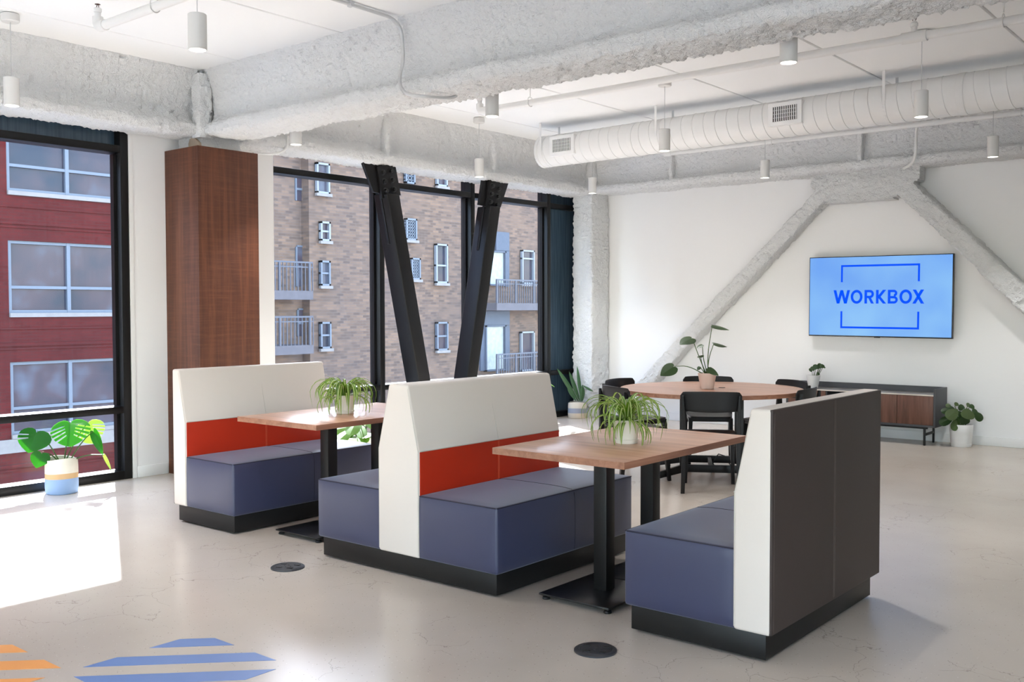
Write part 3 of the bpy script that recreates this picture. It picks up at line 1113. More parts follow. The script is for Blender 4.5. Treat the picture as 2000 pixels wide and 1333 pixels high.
# smooth the path
pp = np.array(path)
for _ in range(2):
    q = np.empty((2 * len(pp) - 2, 3))
    q[0::2] = 0.75 * pp[:-1] + 0.25 * pp[1:]
    q[1::2] = 0.25 * pp[:-1] + 0.75 * pp[1:]
    pp = np.vstack([pp[:1], q, pp[-1:]])
build('tube', MB().tube(pp, 0.0125, 10), 'conduit', cd)
build('strap_clip', MB().box(-5.262, -5.218, 4.60, 4.63, 3.583, CZ), 'conduit', cd, bevel=0.003)
cd = thing('conduit', 'short white conduit bending down from the duct side to the brace gusset', 'conduit', (-3.5, 11.0, 3.3))
pp = np.array([(-3.20, 10.95, 3.46), (-3.38, 10.97, 3.47), (-3.44, 11.0, 3.44), (-3.455, 11.03, 3.30), (-3.46, 11.05, 3.16), (-3.50, 11.07, 3.06), (-3.60, 11.09, 3.02)])
for _ in range(2):
    q = np.empty((2 * len(pp) - 2, 3))
    q[0::2] = 0.75 * pp[:-1] + 0.25 * pp[1:]
    q[1::2] = 0.25 * pp[:-1] + 0.75 * pp[1:]
    pp = np.vstack([pp[:1], q, pp[-1:]])
build('tube', MB().tube(pp, 0.016, 10), 'white_metal', cd)
cd = thing('conduit', 'small white hooked cable at the top of the brown column', 'conduit', (-7.75, 5.8, 3.0))
pp = np.array([(-7.73, 5.60, 2.945), (-7.73, 5.72, 2.955), (-7.73, 5.84, 2.965), (-7.73, 5.96, 3.01), (-7.735, 6.00, 3.08), (-7.74, 6.01, 3.16)])
for _ in range(2):
    q = np.empty((2 * len(pp) - 2, 3))
    q[0::2] = 0.75 * pp[:-1] + 0.25 * pp[1:]
    q[1::2] = 0.25 * pp[:-1] + 0.75 * pp[1:]
    pp = np.vstack([pp[:1], q, pp[-1:]])
build('tube', MB().tube(pp, 0.011, 10), 'white_metal', cd)

# ================================================================== BOOTHS
FY, BYE = 3.83, 5.125                              # front and rear ends of all booths


def cushion(x0, x1, y0, y1, z0, z1, puff=0.010):
    """an upholstered block: slightly bulging faces, soft edges"""
    nx, ny, nz = 9, 15, 7
    bm = bmesh.new()
    mb = MB()
    def face(fn, na, nb):
        o = len(mb.v)
        for i in range(na + 1):
            for j in range(nb + 1):
                mb.v.append(fn(i / na, j / nb))
        for i in range(na):
            for j in range(nb):
                mb.f.append((o + i * (nb + 1) + j, o + (i + 1) * (nb + 1) + j, o + (i + 1) * (nb + 1) + j + 1, o + i * (nb + 1) + j + 1))
                mb.mi.append(0)
    b = lambda s, t: puff * (1 - (2 * s - 1) ** 4) * (1 - (2 * t - 1) ** 4)
    X = lambda s: x0 + (x1 - x0) * s
    Y = lambda s: y0 + (y1 - y0) * s
    Z = lambda s: z0 + (z1 - z0) * s
    face(lambda s, t: (X(s), Y(t), z1 + b(s, t)), nx, ny)
    face(lambda s, t: (X(s), Y(t), z0), nx, ny)
    face(lambda s, t: (x0 - b(s, t), Y(s), Z(t)), ny, nz)
    face(lambda s, t: (x1 + b(s, t), Y(s), Z(t)), ny, nz)
    face(lambda s, t: (X(s), y0 - b(s, t), Z(t)), nx, nz)
    face(lambda s, t: (X(s), y1 + b(s, t), Z(t)), nx, nz)
    bm.free()
    return mb


def weld(o, bevel):
    bm = bmesh.new()
    bm.from_mesh(o.data)
    bmesh.ops.remove_doubles(bm, verts=bm.verts, dist=1e-5)
    bmesh.ops.recalc_face_normals(bm, faces=bm.faces)
    es = [e for e in bm.edges if len(e.link_faces) == 2 and e.calc_face_angle(0) > math.radians(40)]
    bmesh.ops.bevel(bm, geom=es, offset=bevel, segments=3, profile=0.5, affect='EDGES', clamp_overlap=True)
    bm.to_mesh(o.data)
    bm.free()
    o.data.polygons.foreach_set('use_smooth', [True] * len(o.data.polygons))
    o.data.update()


def seat_unit(t, x0, x1, free):
    """seat block between x0 and x1; free = +1 / -1 is the open front side"""
    c = build('seat_cushion', cushion(x0, x1, FY + 0.008, BYE - 0.008, 0.125, 0.474), 'navy_vinyl', t, recalc=False)
    weld(c, 0.013)
    xf = x1 if free > 0 else x0
    e = 0.0035
    for nm, pts in (('seam', [(x0 + 0.012, FY + 0.010, 0.470), (x1 - 0.012, FY + 0.010, 0.470)]),
                    ('seam', [(xf - free * 0.003, FY + 0.012, 0.470), (xf - free * 0.003, BYE - 0.012, 0.470)])):
        build(nm, MB().tube(pts, 0.0028, 6), 'dark_thread', c)
    ym = (FY + BYE) / 2 + 0.03
    q = [(x0 + (x1 - x0) * s, ym, 0.474 + 0.010 * (1 - (2 * s - 1) ** 4) + 0.0002) for s in np.linspace(0.02, 0.98, 12)]
    build('seam', MB().tube(q, 0.0016, 5), 'dark_thread', c)
    q = [(xf + free * (0.010 * (1 - (2 * s - 1) ** 4) + 0.0002), ym, 0.125 + 0.349 * s) for s in np.linspace(0.04, 0.96, 8)]
    build('seam', MB().tube(q, 0.0016, 5), 'dark_thread', c)


def slope_pad(x_b, z_b, x_t, z_t, th, nrm):
    return [(x_b, z_b), (x_t, z_t), (x_t + nrm[0] * th, z_t + nrm[1] * th), (x_b + nrm[0] * th, z_b + nrm[1] * th)]


def back_unit(t, fronts, rear, prof):
    """white upholstered back; prof = its end outline, fronts = seat sides, rear = plain side or None"""
    b = build('backrest', MB().prism(prof, 1, FY, BYE), 'white_vinyl', t, bevel=0.014, seg=3)
    ym = (FY + BYE) / 2 + 0.03
    for xk, xt, s in fronts:                        # lower pad with the coloured vinyl, seams on it and on the white above
        x_in = xk - s * 0.02
        pad = build('lower_back_pad', MB().box(min(x_in, xk + s * 0.0045), max(x_in, xk + s * 0.0045), FY + 0.012, BYE - 0.012, 0.30, 0.712), 'orange_vinyl', b, bevel=0.003)
        for dy in (-0.005, 0.005):
            build('seam', MB().tube([(xk + s * 0.005, ym + dy, 0.47), (xk + s * 0.005, ym + dy, 0.71)], 0.0011, 5), 'orange_thread', pad)
        build('seam', MB().tube([(xk + s * 0.004, FY + 0.012, 0.7145), (xk + s * 0.004, BYE - 0.012, 0.7145)], 0.0025, 6), 'white_thread', b)
        build('seam', MB().tube([(xk + s * 0.001, ym, 0.72), (xt + s * 0.001, ym, 1.06)], 0.0014, 5), 'white_thread', b)
        build('seam', MB().tube([(xk - s * 0.004, FY + 0.003, 0.14), (xk - s * 0.004, FY + 0.003, 0.71), (xt - s * 0.004, FY + 0.003, 1.055)], 0.0022, 6), 'white_thread', b)
    if rear:
        xr, s = rear
        pan = build('back_panel', MB().box(min(xr - s * 0.03, xr + s * 0.006), max(xr - s * 0.03, xr + s * 0.006), FY + 0.004, BYE - 0.004, 0.128, 1.076), 'brown_vinyl', t, bevel=0.006)
        for dy in (-0.007, 0.007):
            build('stitching', MB().tube([(xr + s * 0.006, ym + dy, 0.14), (xr + s * 0.006, ym + dy, 1.07)], 0.0010, 5), 'brown_thread', pan)
        for yy in (FY + 0.022, BYE - 0.022):
            build('stitching', MB().tube([(xr + s * 0.006, yy, 0.14), (xr + s * 0.006, yy, 1.06)], 0.0008, 5), 'brown_thread', pan)


def plinth(t, x0, x1):
    build('plinth', MB().box(x0, x1, FY + 0.03, BYE - 0.03, 0.012, 0.127), 'plinth_black', t, bevel=0.002)
    for xx in (x0 + 0.06, x1 - 0.06):
        for yy in (FY + 0.09, BYE - 0.09):
            build('glide', MB().lathe([(0.02, 0), (0.02, 0.013)], 12, (xx, yy, 0)), 'plastic_black', t)


KZ, TZ = 0.714, 1.079
t = thing('booth_bench', 'single booth bench by the brown column, white and orange back, navy seat', 'booth', (-5.9, 4.48, 0), group='dining booths')
plinth(t, -6.235, -5.575)
seat_unit(t, -6.11, -5.552, 1)
back_unit(t, [(-6.10, -6.178, 1)], (-6.255, -1), [(-6.255, 0.125), (-6.10, 0.125), (-6.10, KZ), (-6.178, TZ), (-6.255, TZ)])

t = thing('booth_bench', 'double booth bench with navy seats on both sides of a white and orange back', 'booth', (-3.98, 4.48, 0), group='dining booths')
plinth(t, -4.665, -3.29)
seat_unit(t, -4.69, -4.13, -1)
seat_unit(t, -3.84, -3.268, 1)
back_unit(t, [(-3.826, -3.905, 1), (-4.146, -4.058, -1)], None,
          [(-4.146, 0.125), (-3.826, 0.125), (-3.826, KZ), (-3.905, TZ), (-4.058, TZ), (-4.146, KZ)])

t = thing('booth_bench', 'single booth bench with its plain dark brown back turned outward', 'booth', (-2.15, 4.48, 0), group='dining booths')
plinth(t, -2.468, -1.80)
seat_unit(t, -2.493, -1.93, -1)
back_unit(t, [(-1.938, -1.862, -1)], (-1.768, 1), [(-1.768, 0.125), (-1.768, TZ), (-1.862, TZ), (-1.938, KZ), (-1.938, 0.125)])


# ---------------------------------------------------------------- booth tables
TBZ = 0.781


def booth_table(x0, x1, y0, y1, bx, label):
    t = thing('booth_table', label, 'table', (bx, (y0 + y1) / 2, 0), group='booth tables')
    top = build('tabletop', MB().box(x0, x1, y0, y1, TBZ - 0.034, TBZ), 'table_top', t, bevel=0.0015)
    # solid edge band all round
    e = 0.0012
    for a in ((x0 - e, x1 + e, y0 - e, y0), (x0 - e, x1 + e, y1, y1 + e), (x0 - e, x0, y0, y1), (x1, x1 + e, y0, y1)):
        build('edge_band', MB().box(*a, TBZ - 0.0335, TBZ - 0.0008), 'table_edge', top, smooth=0)
    for yc, (p0, p1) in ((y0 + 0.40, (y0 + 0.12, y0 + 0.592)), (y0 + 0.855, (y0 + 0.602, y0 + 1.075))):
        pl_ = build('base_plate', MB().box(bx - 0.215, bx + 0.215, p0, p1, 0.024, 0.034), 'plate_black', t, bevel=0.0015)
        for sx in (-0.19, 0.19):
            for yy in (p0 + 0.03, p1 - 0.03):
                build('leveling_foot', MB().lathe([(0.020, 0.0), (0.022, 0.004), (0.018, 0.012), (0.007, 0.014), (0.007, 0.025)], 16, (bx + sx, yy, 0)), 'bolt_black', pl_)
        build('post', MB().box(bx - 0.04, bx + 0.04, yc - 0.04, yc + 0.04, 0.033, TBZ - 0.04), 'post_black', t, bevel=0.003)
        build('top_plate', MB().box(bx - 0.15, bx + 0.15, yc - 0.15, yc + 0.15, TBZ - 0.041, TBZ - 0.034), 'plate_black', t, bevel=0.001)
    return t


booth_table(-5.62, -4.805, 3.925, 5.18, -5.165, 'brown laminate booth table with white sunlight on its far end')
booth_table(-3.318, -2.512, 3.865, 5.12, -2.895, 'brown laminate booth table beside the brown-backed booth')

# ================================================================== ROUND TABLE AND CHAIRS
RC = (-4.262, 7.97)
RR = 0.805
rt = thing('round_table', 'large round brown table ringed by six black chairs', 'table', (RC[0], RC[1], 0))
top = local('tabletop', MB().lathe([(0.0, TBZ - 0.036), (RR - 0.002, TBZ - 0.036), (RR, TBZ - 0.034), (RR, TBZ - 0.002), (RR - 0.002, TBZ), (0.0, TBZ)], 96), 'round_top', rt)
local('edge_band', MB().lathe([(RR, TBZ - 0.0345), (RR + 0.0012, TBZ - 0.0345), (RR + 0.0012, TBZ - 0.0015), (RR, TBZ - 0.0015)], 96, close=False), 'table_edge', top)
local('cable_grommet', MB().lathe([(0.0, TBZ), (0.03, TBZ), (0.03, TBZ + 0.003), (0.0, TBZ + 0.003)], 20, (0.06, 0.10, 0)), 'plastic_black', top)
A0 = math.radians(-60)
fd, ld_ = Vector((math.cos(A0), math.sin(A0), 0)), Vector((-math.sin(A0), math.cos(A0), 0))
corn = {}
for a in (-1, 1):
    for b in (-1, 1):
        c = fd * 0.28 * a + ld_ * 0.25 * b
        corn[(a, b)] = c
        s = 0.022
        q = lambda z, c=c: [tuple(c + fd * i * s + ld_ * j * s + Vector((0, 0, z))) for i, j in ((-1, -1), (1, -1), (1, 1), (-1, 1))]
        local('leg', MB().hull8(q(0.06), q(TBZ - 0.036)), 'post_black', rt, bevel=0.003)
        out = (fd * a * 0.45 + ld_ * b * 1.0).normalized()
        e = c + out * 0.28
        n_ = Vector((-out.y, out.x, 0)) * 0.02
        up = Vector((0, 0, 1))
        local('foot', MB().hull8([tuple(c - n_ + up * 0.06), tuple(c + n_ + up * 0.06), tuple(c + n_ + up * 0.13), tuple(c - n_ + up * 0.13)],
                                 [tuple(e - n_ + up * 0.005), tuple(e + n_ + up * 0.005), tuple(e + n_ + up * 0.055), tuple(e - n_ + up * 0.055)]), 'post_black', rt, bevel=0.003)


def bar(name, p, q, z0, z1, w):
    d = (q - p).normalized()
    n_ = Vector((-d.y, d.x, 0)) * w
    f4 = lambda c: [tuple(c - n_ + Vector((0, 0, z0))), tuple(c + n_ + Vector((0, 0, z0))), tuple(c + n_ + Vector((0, 0, z1))), tuple(c - n_ + Vector((0, 0, z1)))]
    local(name, MB().hull8(f4(p), f4(q)), 'post_black', rt, bevel=0.003)


bar('stretcher', corn[(1, -1)], corn[(1, 1)], 0.065, 0.13, 0.018)
bar('stretcher', corn[(-1, -1)], corn[(-1, 1)], 0.065, 0.13, 0.018)
bar('stretcher', (corn[(1, -1)] + corn[(1, 1)]) / 2, (corn[(-1, -1)] + corn[(-1, 1)]) / 2, 0.075, 0.12, 0.016)
bar('top_rail', corn[(1, -1)], corn[(1, 1)], TBZ - 0.075, TBZ - 0.037, 0.018)
bar('top_rail', corn[(-1, -1)], corn[(-1, 1)], TBZ - 0.075, TBZ - 0.037, 0.018)


def grid(fn, nu, nv, th):
    """a curved shell: fn(s, t) -> (point, normal), thickness th"""
    mb = MB()
    for side in (0, 1):
        for i in range(nu + 1):
            for j in range(nv + 1):
                p, nn = fn(i / nu, j / nv)
                mb.v.append(tuple(Vector(p) + Vector(nn) * (th * (0.5 if side else -0.5))))
    w = nv + 1
    off = (nu + 1) * w
    for i in range(nu):
        for j in range(nv):
            a = (i * w + j, (i + 1) * w + j, (i + 1) * w + j + 1, i * w + j + 1)
            mb.f.append(a)
            mb.f.append(tuple(off + k for k in a[::-1]))
    border = [(i * w, (i + 1) * w) for i in range(nu)] + [(nu * w + j, nu * w + j + 1) for j in range(nv)] + \
             [((i + 1) * w + nv, i * w + nv) for i in range(nu)] + [(j + 1, j) for j in range(nv)]
    for a, b in border:
        mb.f.append((b, a, off + a, off + b))
    mb.mi = [0] * len(mb.f)
    return mb


def make_chair():
    t = thing('dining_chair', 'x', 'chair')
    # seat: a thin dished shell, rounded at the corners; chair faces +y
    def seat(s, u):
        x = (s - 0.5) * 2
        y = (u - 0.5) * 2
        w = 0.215 - 0.02 * max(0, y)
        cx = x * w * (1 - 0.05 * max(0, abs(y) - 0.8) * 5)
        cy = y * 0.215 * (1 - 0.05 * max(0, abs(x) - 0.8) * 5)
        z = 0.462 - 0.014 * (1 - x * x) * (1 - y * y) + 0.006 * max(0, -y) ** 2 - 0.012 * max(0, y - 0.7)
        return (cx, cy, z), (0, 0, 1)
    local('seat', grid(seat, 10, 10, 0.016), 'plastic_black', t, bevel=0.003, smooth=50)
    # backrest: wide band curved round the sitter, corners rounded
    def back(s, u):
        x = (s - 0.5) * 2
        e = max(0.0, abs(x) - 0.86) / 0.14
        zt = 0.826 - 0.030 * (1 - math.sqrt(max(0.0, 1 - e * e))) - 0.006 * x * x
        zb = 0.655 + 0.012 * x * x + 0.012 * (1 - math.sqrt(max(0.0, 1 - e * e)))
        z = zb + (zt - zb) * u
        y = -0.232 + 0.050 * x * x - 0.055 * (z - 0.66)
        nn = Vector((-0.10 * x / 0.235, 1, 0)).normalized()
        return (x * 0.245, y, z), nn
    local('backrest', grid(back, 24, 8, 0.013), 'plastic_black', t, bevel=0.003, smooth=50)
    rect = lambda x, y, z, a, b: [(x - a, y - b, z), (x + a, y - b, z), (x + a, y + b, z), (x - a, y + b, z)]
    for s in (-1, 1):
        # rear leg rises past the seat and tapers up behind the back
        mb = MB()
        sec = [(0.0, s * 0.225, -0.262, 0.016, 0.017), (0.25, s * 0.218, -0.235, 0.017, 0.021), (0.44, s * 0.215, -0.205, 0.018, 0.030),
               (0.56, s * 0.218, -0.208, 0.016, 0.028), (0.68, s * 0.222, -0.216, 0.013, 0.022), (0.79, s * 0.224, -0.226, 0.008, 0.012)]
        o = 0
        for k_, (z, x, y, a, b) in enumerate(sec):
            mb.v += rect(x, y, z, a, b)
            if k_:
                p = 4 * (k_ - 1)
                for i in range(4):
                    j = (i + 1) % 4
                    mb.f.append((p + i, p + j, p + 4 + j, p + 4 + i))
        mb.f += [(3, 2, 1, 0), tuple(4 * (len(sec) - 1) + i for i in range(4))]
        mb.mi = [0] * len(mb.f)
        local('leg', mb, 'plastic_black', t, bevel=0.004, smooth=50)
        mb = MB()
        mb.hull8(rect(s * 0.200, 0.228, 0, 0.014, 0.015), rect(s * 0.186, 0.178, 0.450, 0.019, 0.024))
        local('leg', mb, 'plastic_black', t, bevel=0.005)
        # side rail under the seat with a swelling at its front
        local('seat_rail', MB().prism([(-0.20, 0.452), (0.195, 0.450), (0.20, 0.385), (0.165, 0.41), (0.08, 0.428), (-0.10, 0.426), (-0.17, 0.40), (-0.205, 0.37)], 0, s * 0.196 - 0.012, s * 0.196 + 0.012), 'plastic_black', t, bevel=0.003)
    local('seat_rail', MB().prism([(-0.20, 0.450), (0.20, 0.450), (0.20, 0.39), (0.165, 0.418), (-0.165, 0.418), (-0.20, 0.39)], 1, 0.178, 0.200), 'plastic_black', t, bevel=0.003)
    local('seat_rail', MB().box(-0.2, 0.2, -0.205, -0.188, 0.42, 0.452), 'plastic_black', t, bevel=0.003)
    return t


chair0 = make_chair()
labels = ['black plastic chair in front of the round table, its back square to the viewer',
          'black plastic chair tucked in at the round table nearest the dark brown booth',
          'black plastic chair at the round table in front of the sideboard plant',
          'black plastic chair on the screen wall side of the round table behind the pink pot',
          'black plastic chair at the round table closest to the corner column',
          'black plastic chair at the round table just behind the booth table spider plant']
for k in range(6):
    c = chair0 if k == 0 else copy_tree(chair0)
    a = A0 + math.radians((-2, 0, 3, -1, 2, -3)[k]) + k * math.pi / 3
    rad = (0.70, 0.70, 0.70, 0.72, 0.76, 0.74)[k]
    c.location = (RC[0] + rad * math.cos(a), RC[1] + rad * math.sin(a), 0)
    c.rotation_euler = (0, 0, a + math.pi / 2 + math.radians((2, 4, -4, 3, -3, 5)[k]))
    tag(c, labels[k], 'chair', 'black chairs round the table')

# ================================================================== SCREEN WALL: display and sideboard
tvx0, tvx1, tvz0, tvz1 = -4.803, -3.167, 1.158, 2.096
TVY = 11.43
tv = thing('wall_screen', 'large flat screen on the white wall showing a blue logo', 'screen', ((tvx0 + tvx1) / 2, TVY, (tvz0 + tvz1) / 2))
W2, H2 = (tvx1 - tvx0) / 2, (tvz1 - tvz0) / 2
tv.rotation_euler = (0, math.radians(0.35), 0)
local('housing', MB().box(-W2, W2, 0, 0.055, -H2, H2), 'tv_black', tv, bevel=0.004)
local('wall_mount', MB().box(-0.3, 0.3, 0.055, TY - TVY - 0.002, -0.2, 0.2), 'tv_black', tv)
disp = local('display', MB().box(-W2 + 0.009, W2 - 0.009, -0.0015, 0.001, -H2 + 0.014, H2 - 0.009), 'screen_blue', tv, smooth=0)
local('badge', MB().box(-0.035, 0.035, -0.003, 0.0, -H2 - 0.006, -H2 + 0.004), 'tv_black', tv)
yi0, yi1 = -0.0022, -0.0016
cxm, czm = (tvx0 + tvx1) / 2, (tvz0 + tvz1) / 2


def flat(name, polys):
    mb = MB()
    for p in polys:
        mb.prism([(x - cxm, z - czm) for x, z in p], 1, yi0, yi1)
    return local(name, mb, 'screen_ink', disp, smooth=0)


bx0, bx1, s_ = -4.417, -3.52, 0.0225
flat('logo_bracket', [[(bx0, 1.796), (bx0 + s_, 1.796), (bx0 + s_, 1.996 - s_), (bx1 - s_, 1.996 - s_), (bx1 - s_, 1.796), (bx1, 1.796), (bx1, 1.996), (bx0, 1.996)]])
flat('logo_bracket', [[(bx0, 1.456), (bx0, 1.256), (bx1, 1.256), (bx1, 1.456), (bx1 - s_, 1.456), (bx1 - s_, 1.256 + s_), (bx0 + s_, 1.256 + s_), (bx0 + s_, 1.456)]])
LZ0, LH = 1.546, 0.157
SW = 0.03                                          # stroke width


def stroke(p, q, w=SW):
    p, q = Vector(p), Vector(q)
    d = (q - p).normalized()
    n_ = Vector((-d.y, d.x)) * w / 2
    return [tuple(p - n_), tuple(q - n_), tuple(q + n_), tuple(p + n_)]


def slant(x0, z0, x1, z1, w):
    """a leaning stroke with level ends; w = its level width"""
    return [(x0 - w / 2, z0), (x0 + w / 2, z0), (x1 + w / 2, z1), (x1 - w / 2, z1)]


def arcband(cx, cz, rx, rz, a0, a1, w, k=40):
    ps = []
    an = [math.radians(a0 + (a1 - a0) * i / k) for i in range(k + 1)]
    outr = [(cx + rx * math.cos(a), cz + rz * math.sin(a)) for a in an]
    inr = [(cx + (rx - w) * math.cos(a), cz + (rz - w) * math.sin(a)) for a in an]
    return [[outr[i], outr[i + 1], inr[i + 1], inr[i]] for i in range(k)]


zt_, zb_ = LZ0 + LH, LZ0
PXL = lambda p: on(1480 + p / 4.762, 580, 1, TVY)[0]
lw = 0.033
# W
a, b = PXL(705), PXL(858)
w_ = b - a
flat('letter', [slant(a + lw / 2, zt_, a + w_ * 0.285, zb_, lw), slant(a + w_ * 0.285, zb_, a + w_ * 0.5, zt_, lw), slant(a + w_ * 0.5, zt_, a + w_ * 0.73, zb_, lw), slant(a + w_ * 0.73, zb_, b - lw / 2, zt_, lw)])
# O
a, b = PXL(865), PXL(975)
flat('letter', arcband((a + b) / 2, (zt_ + zb_) / 2, (b - a) / 2, LH / 2 + 0.002, 0, 360, SW))
# R
a, b = PXL(993), PXL(1083)
rr = LH * 0.30
flat('letter', [[(a, zb_), (a + SW, zb_), (a + SW, zt_), (a, zt_)], [(a + SW, zt_ - SW * 0.9), (b - rr, zt_ - SW * 0.9), (b - rr, zt_), (a + SW, zt_)],
                [(a + SW, zt_ - 2 * rr), (b - rr, zt_ - 2 * rr), (b - rr, zt_ - 2 * rr + SW * 0.9), (a + SW, zt_ - 2 * rr + SW * 0.9)]]
     + arcband(b - rr, zt_ - rr, rr - 0.003, rr, 90, -90, SW * 0.95, 20) + [slant(b - lw * 0.55, zb_, b - rr * 1.15, zt_ - 2 * rr + 0.006, lw)])
# K
a, b = PXL(1100), PXL(1195)
zm = zb_ + LH * 0.5
flat('letter', [[(a, zb_), (a + SW, zb_), (a + SW, zt_), (a, zt_)], slant(a + SW + 0.004, zm, b - lw * 0.6, zt_, lw * 1.15), slant(a + SW + 0.004, zm, b - lw * 0.55, zb_, lw * 1.15)])
# B
a, b = PXL(1210), PXL(1303)
r1, r2 = LH * 0.245, LH * 0.275
flat('letter', [[(a, zb_), (a + SW, zb_), (a + SW, zt_), (a, zt_)], [(a + SW, zt_ - SW * 0.9), (b - r1 - 0.006, zt_ - SW * 0.9), (b - r1 - 0.006, zt_), (a + SW, zt_)],
                [(a + SW, zb_), (b - r2, zb_), (b - r2, zb_ + SW * 0.9), (a + SW, zb_ + SW * 0.9)],
                [(a + SW, zb_ + 2 * r2 - SW * 0.9), (b - r2, zb_ + 2 * r2 - SW * 0.9), (b - r2, zb_ + 2 * r2), (a + SW, zb_ + 2 * r2)]]
     + arcband(b - r1 - 0.006, zt_ - r1, r1, r1, 90, -90, SW * 0.9, 20) + arcband(b - r2, zb_ + r2, r2, r2, 90, -90, SW * 0.9, 20))
# O
a, b = PXL(1318), PXL(1435)
flat('letter', arcband((a + b) / 2, (zt_ + zb_) / 2, (b - a) / 2, LH / 2 + 0.002, 0, 360, SW))
# X
a, b = PXL(1440), PXL(1548)
flat('letter', [slant(a + lw / 2, zb_, b - lw * 0.58, zt_, lw * 1.1), slant(a + lw * 0.58, zt_, b - lw / 2, zb_, lw * 1.1)])

# sideboard
sx0, sx1, sy0, sy1 = -4.93, -3.235, 11.08, 11.50
sb = thing('sideboard', 'low charcoal and walnut sideboard on thin black legs under the screen', 'sideboard', ((sx0 + sx1) / 2, 11.3, 0))
box('side_panel', 'charcoal', sb, sx0, sx0 + 0.022, sy0, sy1, 0.20, 0.617, bevel=0.001)
box('side_panel', 'charcoal', sb, sx1 - 0.022, sx1, sy0, sy1, 0.20, 0.617, bevel=0.001)
box('back_panel', 'charcoal', sb, sx0 + 0.022, sx1 - 0.022, sy1 - 0.02, sy1, 0.20, 0.617, bevel=0.001)
box('bottom_panel', 'charcoal', sb, sx0 + 0.022, sx1 - 0.022, sy0, sy1 - 0.02, 0.20, 0.222, bevel=0.001)
box('top_panel', 'marble_dark', sb, sx0 + 0.022, sx1 - 0.022, sy0 + 0.004, sy1 - 0.02, 0.538, 0.552, bevel=0.001)
box('top_edge', 'cream_edge', sb, sx0 + 0.022, sx1 - 0.022, sy0, sy0 + 0.004, 0.543, 0.553)
nd = 4
dx = (sx1 - sx0 - 0.044 - 0.30) / 4
xs_ = [sx0 + 0.022, sx0 + 0.022 + dx, sx0 + 0.022 + dx + 0.30]
doors = [(xs_[0], xs_[0] + 0.407), (-4.245, -4.045), (-4.042, -3.645), (-3.640, sx1 - 0.024)]
doors = [(sx0 + 0.024, -4.455), (-4.045, -3.645), (-3.640, sx1 - 0.024)]
for a, b in doors:
    box('door', 'walnut', sb, a, b, sy0 + 0.003, sy0 + 0.021, 0.224, 0.538, bevel=0.001)
box('shelf', 'charcoal', sb, -4.45, -4.05, sy0 + 0.02, sy1 - 0.02, 0.37, 0.386)
box('divider', 'charcoal', sb, -4.453, -4.437, sy0 + 0.01, sy1 - 0.02, 0.222, 0.538)
box('divider', 'charcoal', sb, -4.062, -4.047, sy0 + 0.01, sy1 - 0.02, 0.222, 0.538)
for lx in (sx0 + 0.115, sx1 - 0.115):
    for ly in (sy0 + 0.015, sy1 - 0.085):
        box('leg', 'post_black', sb, lx - 0.011, lx + 0.011, ly - 0.011, ly + 0.011, 0, 0.20, bevel=0.004)
    box('leg_brace', 'post_black', sb, lx - 0.009, lx + 0.009, sy0 + 0.024, sy1 - 0.094, 0.105, 0.130, bevel=0.002)
box('under_rail', 'post_black', sb, sx0 + 0.1, sx1 - 0.1, sy0 + 0.06, sy0 + 0.09, 0.175, 0.20, bevel=0.002)

# ================================================================== FLOOR: outlet boxes and tape squares
def floor_box(x, y, r, label, cable=False):
    t = thing('floor_outlet', label, 'floor outlet', (x, y, 0), math.radians(20))
    lid = local('cover', MB().lathe([(0.0, 0.0), (r, 0.0), (r, 0.006), (r - 0.006, 0.010), (r * 0.78, 0.011), (r * 0.775, 0.0095), (r * 0.765, 0.011), (0.0, 0.0115)], 40), 'box_black', t)
    for a, b in ((-0.045, 0.03), (0.045, 0.03), (-0.03, -0.045), (0.04, -0.04)):
        local('flap', MB().box(a - 0.016, a + 0.016, b - 0.010, b + 0.010, 0.0108, 0.0135), 'plastic_black', lid, bevel=0.001)
    for a, b in ((0.0, 0.012), (-0.02, 0.0), (0.022, -0.004), (0.0, -0.02)):
        local('screw', MB().lathe([(0.0, 0.0112), (0.004, 0.0112), (0.004, 0.0128), (0.0, 0.0128)], 10, (a, b, 0)), 'bolt_black', lid)
    if cable:
        local('plug', MB().lathe([(0.020, 0.011), (0.018, 0.05), (0.010, 0.06), (0.0, 0.06)], 14), 'cable_black', t)
        pts = [(0, 0, 0.055), (0.01, 0.0, 0.10), (0.05, 0.02, 0.15), (0.10, 0.05, 0.13), (0.14, 0.08, 0.06), (0.17, 0.10, 0.01)]
        local('cable', MB().tube(pts, 0.005, 8), 'cable_black', t)
    return t


q = on(562, 1109.5, 2, 0)
floor_box(q[0], q[1], 0.097, 'round black floor outlet cover in front of the double booth')
q = on(1163, 1272, 2, 0)
floor_box(q[0], q[1], 0.094, 'round black floor outlet cover in front of the brown-backed booth')
q = on(1392, 919, 2, 0)
floor_box(q[0], q[1], 0.095, 'round black floor outlet with a plugged cable under the round table', True)


def tape_square(x0, x1, y0, y1, bands, mat, label):
    """diagonal tape stripes clipped to a square"""
    t = thing('floor_decal', label, 'floor decal', (x0, y0, 0))
    for c0, c1 in bands:
        poly = [(x0, y0), (x1, y0), (x1, y1), (x0, y1)]
        for sgn, c in ((1, c0), (-1, c1)):          # keep c0 <= y - x <= c1
            out = []
            g = lambda p: sgn * ((p[1] - p[0]) - c)
            for p, q in zip(poly, poly[1:] + poly[:1]):
                if g(p) >= 0:
                    out.append(p)
                if (g(p) >= 0) != (g(q) >= 0):
                    s = g(p) / (g(p) - g(q))
                    out.append((p[0] + (q[0] - p[0]) * s, p[1] + (q[1] - p[1]) * s))
            poly = out
            if len(poly) < 3:
                break
        if len(poly) >= 3:
            build('tape_stripe', MB().prism(poly, 2, 0.0003, 0.0012), mat, t, smooth=0)


